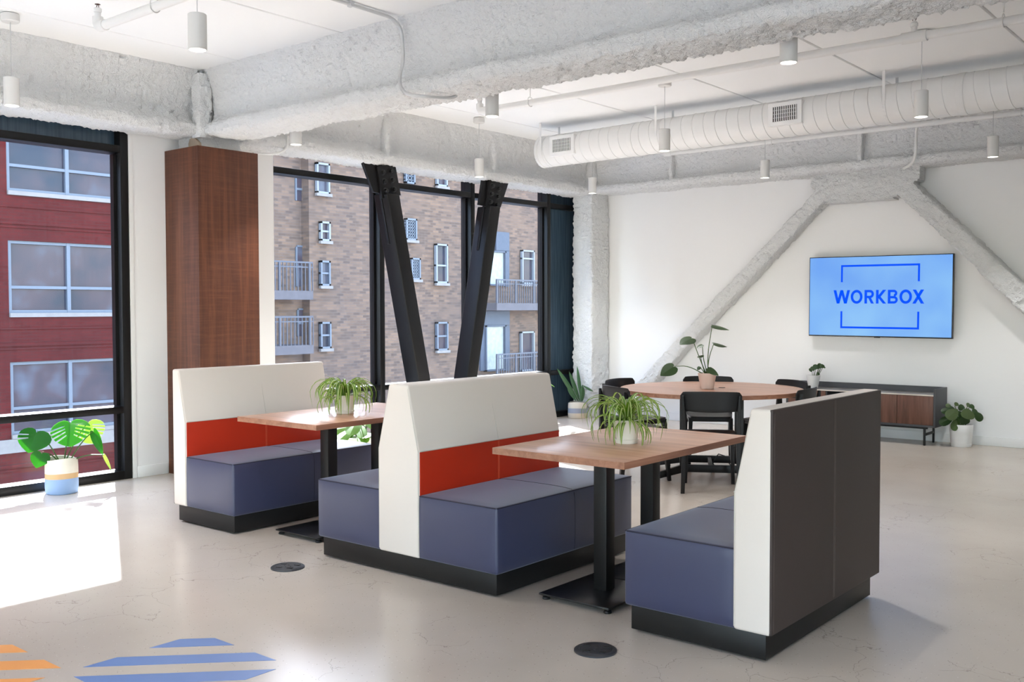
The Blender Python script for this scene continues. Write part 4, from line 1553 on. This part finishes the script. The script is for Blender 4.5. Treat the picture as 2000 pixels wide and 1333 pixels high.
bands = [(6.312 - 0.302 * k, 6.463 - 0.302 * k) for k in range(5)]
tape_square(-3.995, -3.348, 1.938, 2.577, bands, 'blue_tape', 'blue striped tape square on the floor')
tape_square(-4.645, -4.001, 1.308, 1.952, bands, 'orange_tape', 'orange striped tape square at the floor corner of the view')

# ================================================================== PLANTS
rnd = random.Random(11)


def pot(parent, prof, mat, soil_r, soil_z, seg=36, mi=None, mats=None, name='pot'):
    p = local(name, MB().lathe(prof, seg, mi=mi, close=False), mats or mat, parent)
    local('soil', MB().lathe([(0.0, soil_z + 0.006), (soil_r * 0.6, soil_z + 0.005), (soil_r, soil_z)], 20, close=False), 'soil', p)
    return p


def simple_pot(parent, r0, r1, h, mat, saucer=0.0, th=0.006):
    prof = [(0.0, 0.0), (r0 * 0.96, 0.0), (r0, 0.004)]
    prof += [(r0 + (r1 - r0) * s, 0.004 + (h - 0.006) * s) for s in (0.2, 0.4, 0.6, 0.8)]
    prof += [(r1, h - 0.002), (r1 - 0.002, h), (r1 - th, h), (r1 - th - 0.001, h - 0.004), (r0 * 0.9, 0.02)]
    p = pot(parent, prof, mat, r1 - th - 0.002, h - 0.022)
    if saucer:
        local('saucer', MB().lathe([(0.0, -0.001), (saucer * 0.9, -0.001), (saucer, 0.020), (saucer - 0.003, 0.022), (r0 + 0.001, 0.010)], 36, close=False), mat, p)
    return p


def outline(kind, nseg=22):
    """half outlines of a unit leaf: base at (0,0), tip at (0,1); returns closed list of (x, y) with half width 0.5"""
    R = []
    if kind == 'heart':
        raw = [(0.0, 0.06), (0.06, -0.02), (0.18, -0.07), (0.32, -0.04), (0.43, 0.07), (0.49, 0.20), (0.49, 0.36), (0.43, 0.54), (0.32, 0.70), (0.19, 0.84), (0.08, 0.94), (0.0, 1.0)]
    elif kind == 'oval':
        raw = [(0.0, 0.0), (0.10, 0.04), (0.25, 0.14), (0.38, 0.28), (0.47, 0.45), (0.50, 0.60), (0.46, 0.76), (0.36, 0.89), (0.20, 0.97), (0.0, 1.0)]
    elif kind == 'lance':
        raw = [(0.0, 0.0), (0.10, 0.06), (0.28, 0.20), (0.43, 0.36), (0.50, 0.52), (0.46, 0.66), (0.34, 0.80), (0.17, 0.92), (0.0, 1.0)]
    elif kind == 'monstera':
        raw = [(0.0, 0.10), (0.05, -0.02), (0.17, -0.08), (0.31, -0.05), (0.43, 0.04), (0.50, 0.15), (0.52, 0.235), (0.15, 0.135), (0.14, 0.165),
               (0.53, 0.30), (0.525, 0.40), (0.14, 0.255), (0.13, 0.29), (0.51, 0.465), (0.47, 0.56), (0.125, 0.38), (0.115, 0.415),
               (0.44, 0.62), (0.38, 0.71), (0.10, 0.52), (0.09, 0.555), (0.34, 0.765), (0.22, 0.88), (0.10, 0.96), (0.0, 1.0)]
    elif kind == 'monstera_half':
        raw = [(0.0, 0.10), (0.05, -0.02), (0.17, -0.08), (0.31, -0.05), (0.42, 0.04), (0.49, 0.15), (0.52, 0.28), (0.20, 0.22), (0.20, 0.255),
               (0.52, 0.35), (0.50, 0.48), (0.17, 0.37), (0.165, 0.405), (0.47, 0.56), (0.40, 0.68), (0.27, 0.82), (0.12, 0.94), (0.0, 1.0)]
    return raw


def leaf(parent, base, tip, facing, wide, kind, mat, bend=0.10, cup=0.12, th=0.0012, name='leaf'):
    """a leaf from base to tip (thing space), its upper face toward 'facing'; wide = full width in metres"""
    base, tip = Vector(tuple(base)), Vector(tuple(tip))
    L = (tip - base).length
    yv = (tip - base).normalized()
    nv = Vector(tuple(facing))
    nv = (nv - yv * nv.dot(yv)).normalized()
    xv = yv.cross(nv)
    half = outline(kind)
    other = outline('heart') if kind == 'monstera_half' else half
    rows = half
    mb = MB()

    def P(x, y, dz):
        z = -bend * L * (max(y, 0) ** 2) - cup * wide * (abs(2 * x) ** 1.6) * 0.5
        return base + xv * (x * wide) + yv * (y * L) + nv * (z + dz)
    for sgn, hf in ((1, half), (-1, other)):
        ring = list(hf) + [(0.0, hf[0][1] + (1.0 - hf[0][1]) * t_) for t_ in (0.8, 0.6, 0.4, 0.2)]
        tris = tessellate_polygon([[Vector((x, y, 0)) for x, y in ring]])
        for dz, flip in ((th / 2, False), (-th / 2, True)):
            o = len(mb.v)
            for x, y in ring:
                mb.v.append(tuple(P(sgn * x, y, dz)))
            for t3 in tris:
                q = [o + i for i in t3]
                a2 = [ring[i] for i in t3]
                ccw = (a2[1][0] - a2[0][0]) * (a2[2][1] - a2[0][1]) - (a2[1][1] - a2[0][1]) * (a2[2][0] - a2[0][0]) > 0
                if (ccw != (sgn > 0)) != flip:
                    q = q[::-1]
                mb.f.append(tuple(q))
    mb.mi = [0] * len(mb.f)
    o = build(name, mb, mat, None, smooth=60, recalc=False)
    o.parent = parent
    return o


def stem(parent, pts, r, name='stem', mat='stem_green'):
    pp = np.array([tuple(p) for p in pts], float)
    for _ in range(2):
        if len(pp) < 3:
            break
        q = np.empty((2 * len(pp) - 2, 3))
        q[0::2] = 0.75 * pp[:-1] + 0.25 * pp[1:]
        q[1::2] = 0.25 * pp[:-1] + 0.75 * pp[1:]
        pp = np.vstack([pp[:1], q, pp[-1:]])
    rs = [r * (1.15 - 0.45 * i / (len(pp) - 1)) for i in range(len(pp))]
    return local(name, MB().tube(pp, rs, 7), mat, parent)


def strap_leaf(parent, base, az, lift, length, width, droop, twist, mats=('leaf_spider', 'leaf_stripe')):
    """an arching grass-like leaf with a pale middle stripe"""
    nseg = 12
    p = Vector(base)
    el = lift
    ds = length / nseg
    hd = Vector((math.cos(az), math.sin(az), 0))
    mb = MB()
    ws = [-1, -0.38, 0.0, 0.38, 1]
    for i in range(nseg + 1):
        s = i / nseg
        d = hd * math.cos(el) + Vector((0, 0, math.sin(el)))
        side = Vector((-math.sin(az), math.cos(az), 0))
        nrm = side.cross(d).normalized()
        tw = twist * s
        sd = side * math.cos(tw) + nrm * math.sin(tw)
        nn = -side * math.sin(tw) + nrm * math.cos(tw)
        w = width * 0.5 * min(1.0, 0.45 + 2.2 * s) * (1 - s ** 2.4) + 0.0003
        for k in ws:
            q = p + sd * (k * w) + nn * (abs(k) * w * -0.35)
            mb.v.append((q.x, q.y, max(q.z, 0.003)))
        p = p + d * ds
        el -= droop * ds * (0.6 + 0.9 * s)
        el = max(el, -1.75)
    for i in range(nseg):
        for k in range(4):
            mb.f.append((i * 5 + k, (i + 1) * 5 + k, (i + 1) * 5 + k + 1, i * 5 + k + 1))
            mb.mi.append(1 if k in (1, 2) else 0)
    o = build('leaf', mb, list(mats), None, smooth=80, recalc=False)
    o.parent = parent
    return o


def spider_plant(loc, scale, seed, label):
    t = thing('spider_plant', label, 'potted plant', loc, group='spider plants on the booth tables')
    simple_pot(t, 0.053 * scale, 0.073 * scale, 0.125 * scale, 'pot_cream', saucer=0.064 * scale)
    R = random.Random(seed)
    for i in range(80):
        az = R.uniform(0, 2 * math.pi)
        r = R.uniform(0.0, 0.035) * scale
        kind = R.random()
        if kind < 0.58:
            lift, ln, dr = R.uniform(1.2, 1.52), R.uniform(0.30, 0.44), R.uniform(9.5, 13)
        elif kind < 0.80:
            lift, ln, dr = R.uniform(0.2, 0.8), R.uniform(0.18, 0.28), R.uniform(11, 14)
        elif kind < 0.90:
            lift, ln, dr = R.uniform(0.7, 1.1), R.uniform(0.20, 0.32), R.uniform(9, 13)
        else:
            lift, ln, dr = R.uniform(1.0, 1.4), R.uniform(0.20, 0.28), R.uniform(5, 8)
        strap_leaf(t, (r * math.cos(az), r * math.sin(az), 0.105 * scale), az, lift, ln * scale, R.uniform(0.015, 0.022) * scale, dr / scale, R.uniform(-0.9, 0.9))
    return t


spider_plant((-2.872, 4.443, TBZ + 0.002), 1.0, 3, 'spider plant in a cream pot on the booth table beside the brown-backed booth')
spider_plant((-5.204, 4.504, TBZ + 0.002), 1.0, 8, 'spider plant in a cream pot on the sunlit booth table by the window')


def basket(parent, r, h, bands, mats, seed=1):
    """woven rope basket with dyed bands: bands = [(z_upto_fraction, material index)]"""
    k = 46
    prof = [(0.0, 0.0), (r * 0.93, 0.0)]
    mi = [bands[0][1]] * 1
    for i in range(k + 1):
        s = i / k
        prof.append((r * (0.97 + 0.05 * math.sin(math.pi * s) + 0.012 * math.sin(9 * s)) + 0.0016 * abs(math.sin(i * math.pi / 2)), 0.004 + s * (h - 0.004)))
        mi.append(next(m for f_, m in bands if s <= f_ + 1e-6))
    prof += [(r * 0.93, h), (r * 0.92, h - 0.05)]
    mi += [bands[-1][1], bands[-1][1], bands[-1][1]]
    mb = MB()
    mb.lathe(prof, 40, mi=mi, close=False)
    R = random.Random(seed)
    ph = R.uniform(0, 6)
    for i, (x, y, z) in enumerate(mb.v):             # floppy fabric: not quite round, wavy rim
        a = math.atan2(y, x)
        s = z / h
        f_ = 1 + 0.03 * math.sin(2 * a + ph) * s + 0.015 * math.sin(3 * a + 2 * ph)
        mb.v[i] = (x * f_, y * f_, z + 0.010 * s * s * math.sin(2 * a + 1.3 * ph))
    b = local('basket', mb, mats, parent, smooth=60)
    local('soil', MB().lathe([(0.0, h - 0.028), (r * 0.92, h - 0.035)], 24, close=False), 'soil', b)
    return b


VIEW = Vector(tuple(-_f))                            # direction back to the viewer, used only to aim leaf faces as photographed

# ---- monstera in a striped basket by the first window
mloc = Vector((-7.965, 3.865, 0))
mon = thing('monstera_plant', 'monstera in a cream, tan and blue woven basket by the window', 'potted plant', mloc)
basket(mon, 0.125, 0.285, [(0.44, 2), (0.60, 1), (1.0, 0)], ['basket_cream', 'basket_tan', 'basket_blue'], 4)
dm = depth(mloc + Vector((0, 0, 0.4)))


def rel(px_, py_, dd, base, d0):
    return Vector(tuple(at(px_, py_, d0 + dd))) - base


for (bp, tp, dd, wd, kind, fac, mat, sp_) in (
        ((73, 842), (54, 884), (-0.02, -0.10), 0.265, 'monstera_half', (0.7, -0.6, 0.45), 'leaf_monstera', (113, 898)),
        ((137, 824), (136, 871), (-0.05, -0.16), 0.290, 'monstera', (0.65, -0.55, 0.5), 'leaf_monstera', (131, 900)),
        ((171, 826), (180, 866), (0.10, 0.04), 0.230, 'monstera', (0.6, -0.6, 0.5), 'leaf_pale', (135, 899)),
        ((82, 885), (70, 914), (-0.08, -0.14), 0.155, 'heart', (0.75, -0.5, 0.4), 'leaf_monstera', (110, 900)),
        ((182, 842), (205, 889), (0.02, -0.02), 0.10, 'heart', (-0.5, 0.75, 0.35), 'leaf_monstera', (150, 899)),
        ((203, 889), (220, 920), (0.03, 0.03), 0.035, 'heart', (-0.4, 0.8, 0.3), 'leaf_pale', (150, 899))):
    b = rel(*bp, dd[0], mloc, dm)
    e = rel(*tp, dd[1], mloc, dm)
    leaf(mon, b, e, fac, wd, kind, mat, 0.10, 0.14)
    r0 = rel(*sp_, 0, mloc, dm)
    r0 = Vector((r0.x * 0.5, r0.y * 0.5, 0.255))
    mid = (r0 + b) / 2 + Vector((0, 0, 0.03))
    stem(mon, [r0, mid, b], 0.0052)

# ---- snake plant by the corner column
sloc = Vector((-7.90, 10.98, 0))
snk = thing('snake_plant', 'snake plant in a white, grey and beige woven basket by the corner column', 'potted plant', sloc)
basket(snk, 0.128, 0.215, [(0.33, 2), (0.64, 1), (1.0, 0)], ['basket_cream', 'basket_grey', 'basket_beige'], 9)
ds_ = depth(sloc + Vector((0, 0, 0.4)))
for (bp, tp, dd, wd, mid_) in (((1131, 786), (1089, 720), (0.0, -0.10), 0.062, 0), ((1133, 786), (1112, 725), (0.02, 0.05), 0.06, 0), ((1136, 786), (1128, 715), (0, 0.03), 0.05, 0),
                               ((1134, 786), (1138, 752), (-0.03, -0.06), 0.05, 0), ((1137, 786), (1140, 756), (0, -0.03), 0.058, 0), ((1125, 784), (1108, 756), (0.05, 0.06), 0.05, 0)):
    leaf(snk, rel(*bp, dd[0], sloc, ds_), rel(*tp, dd[1], sloc, ds_), VIEW + Vector((0.25, 0.1, 0)), wd, 'lance', 'leaf_snake', 0.05, 0.25)
leaf(snk, rel(1137, 753, 0, sloc, ds_), rel(1160, 763, -0.05, sloc, ds_), (0.2, -0.3, 1), 0.06, 'lance', 'leaf_snake', 0.12, 0.2)

# ---- leggy plant in a pink pot on the round table
ploc = Vector((-4.249, 7.881, TBZ + 0.001))
pk = thing('philodendron_plant', 'leggy heart-leaved plant in a pale pink pot on the round table', 'potted plant', ploc)
simple_pot(pk, 0.058, 0.082, 0.140, 'pot_pink')
dp = depth(ploc + Vector((0, 0, 0.1)))
root = [1376, 728]
for (bp, tp, dd, wd, fac, sp_) in (
        ((1352, 661), (1328, 671), (0, -0.10), 0.125, (0.3, -0.5, 0.8), (1366, 700)),
        ((1391, 637), (1425, 643), (0, -0.03), 0.11, (0.20, -0.22, 1.0), (1382, 690)),
        ((1394, 672), (1421, 676), (0, 0.02), 0.10, (0.20, -0.28, 1.0), (1384, 700)),
        ((1317, 716), (1290, 733), (0, -0.06), 0.13, (0.5, -0.6, 0.6), (1345, 715)),
        ((1372, 674), (1361, 679), (0.05, 0.03), 0.05, (0.2, -0.4, 0.9), (1373, 700)),
        ((1368, 695), (1369, 699), (0.03, 0.0), 0.062, (0.3, -0.7, 0.5), (1371, 712)),
        ((1367, 717), (1362, 723), (-0.02, -0.04), 0.035, (0.3, -0.7, 0.5), (1371, 722)),
        ((1382, 720), (1404, 733), (-0.04, -0.10), 0.085, (0.3, -0.4, 0.9), (1379, 724)),
        ((1389, 718), (1397, 722), (0.03, 0.05), 0.05, (0.1, -0.3, 1.0), (1383, 724))):
    b, e = rel(*bp, dd[0], ploc, dp), rel(*tp, dd[1], ploc, dp)
    leaf(pk, b, e, fac, wd, 'heart', 'leaf_dark', 0.08, 0.10)
    r0 = Vector((rnd.uniform(-0.012, 0.012), rnd.uniform(-0.012, 0.012), 0.115))
    stem(pk, [r0, rel(*sp_, dd[0] * 0.5, ploc, dp), b], 0.0040)

# ---- small plant on the sideboard
zloc = Vector((-4.682, 11.28, 0.5525))
zz = thing('zz_plant', 'small glossy green plant in a white pot on the sideboard', 'potted plant', zloc)
simple_pot(zz, 0.055, 0.083, 0.150, 'pot_white')
dz_ = depth(zloc + Vector((0, 0, 0.2)))
for (bp, tp, wd) in (((1586, 727), (1581, 720), 0.035), ((1590, 725), (1585, 716), 0.055), ((1593, 723), (1592, 712), 0.06), ((1599, 721), (1602, 710), 0.055),
                     ((1604, 719), (1609, 713), 0.05), ((1608, 717), (1612, 719), 0.02), ((1597, 732), (1600, 729), 0.04), ((1598, 722), (1597, 714), 0.045), ((1602, 720), (1607, 712), 0.04)):
    b, e = rel(*bp, rnd.uniform(-0.03, 0.03), zloc, dz_), rel(*tp, rnd.uniform(-0.03, 0.03), zloc, dz_)
    leaf(zz, b, e, VIEW + Vector((rnd.uniform(-0.4, 0.4), 0, 0.4)), wd, 'oval', 'leaf_dark', 0.08, 0.15)
    stem(zz, [(b.x * 0.4, b.y * 0.4, 0.125), (b + Vector((b.x * 0.4, b.y * 0.4, 0.125))) / 2, b], 0.0035)

# ---- round-leaved plant in a white pot at the end of the sideboard
rloc = Vector((-3.03, 11.30, 0))
rp = thing('peperomia_plant', 'round-leaved green plant in a white ribbed pot on the floor beside the sideboard', 'potted plant', rloc)
prof = [(0.0, 0.0), (0.100, 0.0), (0.104, 0.006), (0.106, 0.028), (0.103, 0.030), (0.104, 0.034), (0.112, 0.110), (0.1125, 0.140), (0.1135, 0.142), (0.1135, 0.150), (0.1145, 0.152), (0.116, 0.170), (0.121, 0.236), (0.119, 0.240), (0.112, 0.240), (0.110, 0.21)]
pot(rp, prof, 'pot_white', 0.109, 0.215)
dr_ = depth(rloc + Vector((0, 0, 0.3)))
for (bp, tp, dd, wd, mat) in (
        ((1870, 800), (1852, 816), (-0.05, -0.14), 0.125, 'leaf_olive'), ((1864, 798), (1848, 802), (0, 0.02), 0.10, 'leaf_dark'), ((1862, 814), (1836, 828), (0, -0.02), 0.10, 'leaf_dark'),
        ((1866, 820), (1864, 841), (-0.06, -0.12), 0.085, 'leaf_olive'), ((1889, 798), (1893, 818), (-0.05, -0.13), 0.155, 'leaf_olive'), ((1884, 796), (1871, 796), (0.03, 0.06), 0.08, 'leaf_dark'),
        ((1893, 796), (1903, 793), (0, 0), 0.06, 'leaf_dark'), ((1889, 795), (1894, 788), (0.02, 0.05), 0.05, 'leaf_olive'), ((1903, 806), (1920, 821), (0, -0.03), 0.10, 'leaf_dark'),
        ((1900, 808), (1909, 802), (0.04, 0.06), 0.085, 'leaf_dark'), ((1865, 793), (1871, 787), (0.02, 0.04), 0.05, 'leaf_olive'), ((1858, 795), (1847, 790), (0.02, 0.05), 0.05, 'leaf_olive'),
        ((1884, 812), (1886, 829), (-0.02, -0.04), 0.12, 'leaf_dark'), ((1880, 806), (1872, 812), (0.03, 0.03), 0.09, 'leaf_dark'), ((1876, 812), (1877, 827), (0.04, 0.03), 0.09, 'leaf_dark'), ((1857, 800), (1839, 804), (0, -0.02), 0.07, 'leaf_dark')):
    b, e = rel(*bp, dd[0], rloc, dr_), rel(*tp, dd[1], rloc, dr_)
    leaf(rp, b, e, VIEW + Vector((rnd.uniform(-0.2, 0.2), 0, 0.5)), wd, 'oval', mat, 0.12, 0.12)
    stem(rp, [(b.x * 0.25, b.y * 0.25, 0.21), (b.x * 0.6, b.y * 0.6, (b.z + 0.24) / 2), b], 0.005)

# ---- two leafy plants on the floor behind the booths, at the window
def window_plant(loc, seed, nlf, hmin, hmax, label):
    t = thing('leafy_plant', label, 'potted plant', loc)
    simple_pot(t, 0.10, 0.13, 0.22, 'pot_white')
    R = random.Random(seed)
    for i in range(nlf):
        a = R.uniform(0, 2 * math.pi)
        h = R.uniform(hmin, hmax)
        r = R.uniform(0.08, 0.24)
        b = Vector((r * 0.6 * math.cos(a), r * 0.6 * math.sin(a), h))
        e = Vector(((r + 0.14) * math.cos(a), (r + 0.14) * math.sin(a), h + R.uniform(-0.10, 0.02)))
        leaf(t, b, e, (0.3 * math.cos(a) + 0.4, 0.3 * math.sin(a) - 0.4, 0.8), R.uniform(0.10, 0.15), 'oval', 'leaf_variegated', 0.15, 0.12)
        stem(t, [(0.03 * math.cos(a), 0.03 * math.sin(a), 0.19), (b.x * 0.5, b.y * 0.5, (h + 0.2) / 2 + 0.03), b], 0.004)


window_plant((-7.42, 6.62, 0), 5, 22, 0.26, 0.56, 'pale green leafy plant at the window behind the sunlit booth table')
window_plant((-7.55, 9.72, 0), 6, 9, 0.30, 0.66, 'pale green leafy plant at the window, only its leaf tip above the double booth')

# ================================================================== OUTSIDE: the street and the houses across it
EXX = -29.0
GZ = -9.0
o = build('street_ground', MB().box(-90, 80, -80, 110, GZ - 0.3, GZ), 'ext_ground')  # unseen ground, made wide and pale to bounce daylight up to the ceiling
tag(o, 'grey street far below the windows', 'street', kind='structure')
E2 = lambda px_, py_: on(px_, py_, 0, EXX)[1:]


def ext_window(parent, y0, y1, z0, z1, frame, fw=0.07, mid=True, glass='far_glass', depth_=0.14, sill=None, bars=None):
    w = build('window', MB().box(EXX - depth_, EXX - depth_ + 0.02, y0, y1, z0, z1), glass, parent, smooth=0)
    for a in ((y0, y0 + fw, z0, z1), (y1 - fw, y1, z0, z1), (y0, y1, z0, z0 + fw), (y0, y1, z1 - fw, z1)):
        build('window_frame', MB().box(EXX - depth_, EXX + 0.012, *a), frame, w, smooth=0)
    if mid:
        zm_ = z0 + (z1 - z0) * (0.5 if mid is True else mid)
        build('window_frame', MB().box(EXX - depth_, EXX - 0.02, y0, y1, zm_ - fw / 2, zm_ + fw / 2), frame, w, smooth=0)
    if bars:
        ny, nz = bars
        for i in range(1, ny):
            yy = y0 + (y1 - y0) * i / ny
            build('window_bar', MB().box(EXX - depth_, EXX - 0.03, yy - 0.02, yy + 0.02, z0, z1), frame, w, smooth=0)
        for i in range(1, nz):
            zz_ = z0 + (z1 - z0) * i / nz
            build('window_bar', MB().box(EXX - depth_, EXX - 0.03, y0, y1, zz_ - 0.02, zz_ + 0.02), frame, w, smooth=0)
    if sill:
        build('window_sill', MB().box(EXX - 0.05, EXX + 0.07, y0 - 0.06, y1 + 0.06, z0 - 0.11, z0), sill, w, smooth=0)
    return w


# red brick building: three storeys of wide blue-framed windows
red = thing('brick_building', 'red brick building with blue-framed windows across the street', 'building', (EXX - 4, 14, GZ))
ry0, ry1 = 12.64, 17.9
S = 3.49
sills = [1.40 + S * k for k in (-2, -1, 0, 1, 2, 3)]  # topmost row is out of view, added to block bright sky
zc = GZ
for k, s0 in enumerate(sills):
    build('wall', MB().box(EXX - 0.3, EXX, -30.0, 19.2, zc, s0 - 0.12), 'red_brick', red, smooth=0)  # run on out of view to keep sky glare off the floor
    h = 2.08
    # piers either side of the glazed strip
    build('wall', MB().box(EXX - 0.3, EXX, ry1, 19.2, s0 - 0.12, s0 + h), 'red_brick', red, smooth=0)
    build('wall', MB().box(EXX - 0.3, EXX, ry0 - 1.1, ry0, s0 - 0.12, s0 + h), 'red_brick', red, smooth=0)
    build('wall', MB().box(EXX - 0.3, EXX, -30.0, 6.2, s0 - 0.12, s0 + h), 'red_brick', red, smooth=0)
    for (a, b) in ((ry0, ry1), (6.2, ry0 - 1.1)):
        w = build('window', MB().box(EXX - 0.2, EXX - 0.17, a, b, s0, s0 + h), 'far_glass', red, smooth=0)
        build('window_sill', MB().box(EXX - 0.2, EXX + 0.08, a, b, s0 - 0.12, s0), 'ext_stone', w, smooth=0)
        fw = 0.085
        build('window_frame', MB().box(EXX - 0.2, EXX - 0.08, a, b, s0, s0 + fw), 'ext_frame_blue', w, smooth=0)
        build('window_frame', MB().box(EXX - 0.2, EXX - 0.08, a, b, s0 + h - fw, s0 + h), 'ext_frame_blue', w, smooth=0)
        build('window_frame', MB().box(EXX - 0.2, EXX - 0.08, a, b, s0 + 0.70, s0 + 0.70 + fw), 'ext_frame_blue', w, smooth=0)
        yy = a
        while yy < b + 0.01:
            build('window_frame', MB().box(EXX - 0.2, EXX - 0.07, yy, yy + 0.11, s0, s0 + h), 'ext_frame_blue', w, smooth=0)
            yy += 1.73
        # plain wall deep behind the glass
    for dz, hh in ((-0.42, 0.05), (-0.86, 0.09), (-1.0, 0.05)):
        build('brick_course', MB().box(EXX - 0.05, EXX + 0.045, -30.0, 19.2, s0 + dz - hh, s0 + dz), 'red_brick', red, smooth=0)
    zc = s0 + h
build('wall', MB().box(EXX - 0.3, EXX, -30.0, 19.2, zc, zc + 3.9), 'red_brick', red, smooth=0)  # unseen blind top, raised to block bright sky but clear the sun
build('stone_band', MB().box(EXX - 0.1, EXX + 0.06, -30.0, 19.2, sills[1] - 0.52, sills[1] - 0.13), 'ext_stone', red, smooth=0)
build('roof', MB().box(EXX - 12, EXX - 0.3, -30.0, 19.2, zc + 0.6, zc + 0.8), 'ext_slab', red, smooth=0)
build('side_wall', MB().box(EXX - 12, EXX - 0.3, 18.9, 19.2, GZ, zc + 3.9), 'red_brick', red, smooth=0)

# tan brick building with mixed windows and balconies
tan = thing('brick_building', 'tan brick building with small windows and iron balconies across the street', 'building', (EXX - 4, 30, GZ))
TZT = 9.2
yl = E2(500 + 315 / 2.854, 280 + 900 / 2.854)[0]     # where the recessed balcony bay ends
build('wall', MB().box(EXX - 0.9, EXX - 0.16, yl, 60, GZ, TZT), 'tan_brick', tan, smooth=0)
build('recess_wall', MB().box(EXX - 0.9, EXX - 0.6, 20.2, yl, GZ, TZT), 'tan_brick', tan, smooth=0)
build('side_wall', MB().box(EXX - 12, EXX - 0.6, 20.0, 20.2, GZ, TZT), 'tan_brick', tan, smooth=0)
build('roof', MB().box(EXX - 12, EXX - 0.4, 20.2, 60, TZT - 0.2, TZT), 'ext_slab', tan, smooth=0)


def c5(x, y):
    return 500 + x / 2.854, 280 + y / 2.854


def tanrect(x0, z0, x1, z1):
    a, b = E2(*c5(x0, (z0 + z1) / 2)), E2(*c5(x1, (z0 + z1) / 2))
    xm = (x0 + x1) / 2
    return a[0], b[0], E2(*c5(xm, z1))[1], E2(*c5(xm, z0))[1]


# the main wall's face lies a little behind the window frames so each window sits in its opening
for r_, fr_, kw in (
        ((340, 110, 412, 280), 'ext_frame_white', dict(sill='ext_stone')),
        ((362, 437, 416, 545), 'ext_frame_white', dict(sill='ext_stone')),
        ((362, 655, 416, 795), 'ext_frame_blue', dict(mid=0.5, sill='ext_stone')),
        ((362, 997, 420, 1145), 'ext_frame_blue', dict(sill='ext_stone')),
        ((835, 120, 888, 225), 'ext_frame_blue', dict(bars=(3, 5), mid=False)),
        ((1010, 120, 1068, 240), 'ext_frame_white', dict(sill='ext_stone')),
        ((838, 420, 898, 540), 'ext_frame_blue', dict(bars=(5, 7), mid=False, sill='ext_stone')),
        ((868, 640, 918, 760), 'ext_frame_blue', dict(bars=(5, 7), mid=False, sill='ext_stone')),
        ((1005, 562, 1070, 780), 'ext_frame_white', dict(mid=0.45, sill='ext_stone')),
        ((1010, 997, 1072, 1155), 'ext_frame_blue', dict(sill='ext_stone')),
        ((1300, 600, 1395, 795), 'ext_panel', dict(mid=False, glass='ext_curtain')),
        ((1485, 597, 1553, 785), 'ext_frame_white', dict(mid=0.75, sill='ext_stone')),
        ((1282, 1015, 1395, 1270), 'ext_panel', dict(mid=False, glass='ext_curtain')),
        ((1480, 1050, 1553, 1270), 'ext_frame_white', dict(mid=False)),
        ((1700, 600, 1780, 795), 'ext_frame_white', dict(mid=0.5)),
        ((1700, 1010, 1780, 1250), 'ext_frame_white', dict(mid=0.5))):
    ext_window(tan, *tanrect(*r_), fr_, **kw)
for r_ in ((1345, 495, 1418, 600), (1395, 600, 1418, 800), (1258, 935, 1420, 1015), (1395, 1015, 1420, 1270), (1258, 1015, 1282, 1270)):
    a = tanrect(*r_)
    build('facade_panel', MB().box(EXX - 0.16, EXX - 0.06, *a), 'ext_panel', tan, smooth=0)
for r_ in ((222, 190, 275, 325), (225, 578, 282, 800), (232, 930, 285, 1075)):
    a = on(*c5(r_[0], r_[1]), 0, EXX - 0.6)
    b = on(*c5(r_[2], r_[3]), 0, EXX - 0.6)
    w = build('window', MB().box(EXX - 0.60, EXX - 0.57, a[1], b[1], b[2], a[2]), 'far_glass', tan, smooth=0)
    zm_ = (a[2] + b[2]) / 2
    for q_ in ((a[1] - 0.06, a[1], b[2], a[2]), (b[1], b[1] + 0.06, b[2], a[2]), (a[1], b[1], zm_ - 0.04, zm_ + 0.04), (a[1], b[1], a[2], a[2] + 0.06)):
        build('window_frame', MB().box(EXX - 0.60, EXX - 0.54, *q_), 'ext_frame_blue', w, smooth=0)


def balcony(x0, x1, y0, y1, zslab, rail_h, label_mat='ext_rail'):
    s = build('balcony', MB().box(x0, x1, y0, y1, zslab - 0.32, zslab), 'ext_slab', tan, smooth=0)
    build('rail_top', MB().box(x1 - 0.06, x1, y0, y1, zslab + rail_h - 0.06, zslab + rail_h), 'ext_rail', s, smooth=0)
    build('rail_mid', MB().box(x1 - 0.05, x1 - 0.01, y0, y1, zslab + rail_h - 0.22, zslab + rail_h - 0.18), 'ext_rail', s, smooth=0)
    nb = int((y1 - y0) / 0.16)
    for i in range(nb + 1):
        yy = y0 + (y1 - y0) * i / nb
        w = 0.035 if i % 8 == 0 else 0.014
        build('baluster', MB().box(x1 - 0.04, x1 - 0.04 + 2 * w, yy - w, yy + w, zslab, zslab + rail_h - 0.06), 'ext_rail', s, smooth=0)


for zz_, hh in ((E2(*c5(1430, 905))[1], 1.05), (E2(*c5(1430, 1300))[1], 1.05)):
    balcony(EXX - 0.16, EXX + 1.1, E2(*c5(1262, 900))[0] - 0.3, E2(*c5(1700, 900))[0], zz_ + 0.1, hh)
for py_, ph_ in ((822, 1.05), (1128, 1.05)):
    zz_ = on(*c5(220, py_), 0, EXX + 0.6)[2]
    balcony(EXX - 0.6, EXX + 0.6, 20.3, yl - 0.45, zz_, ph_)
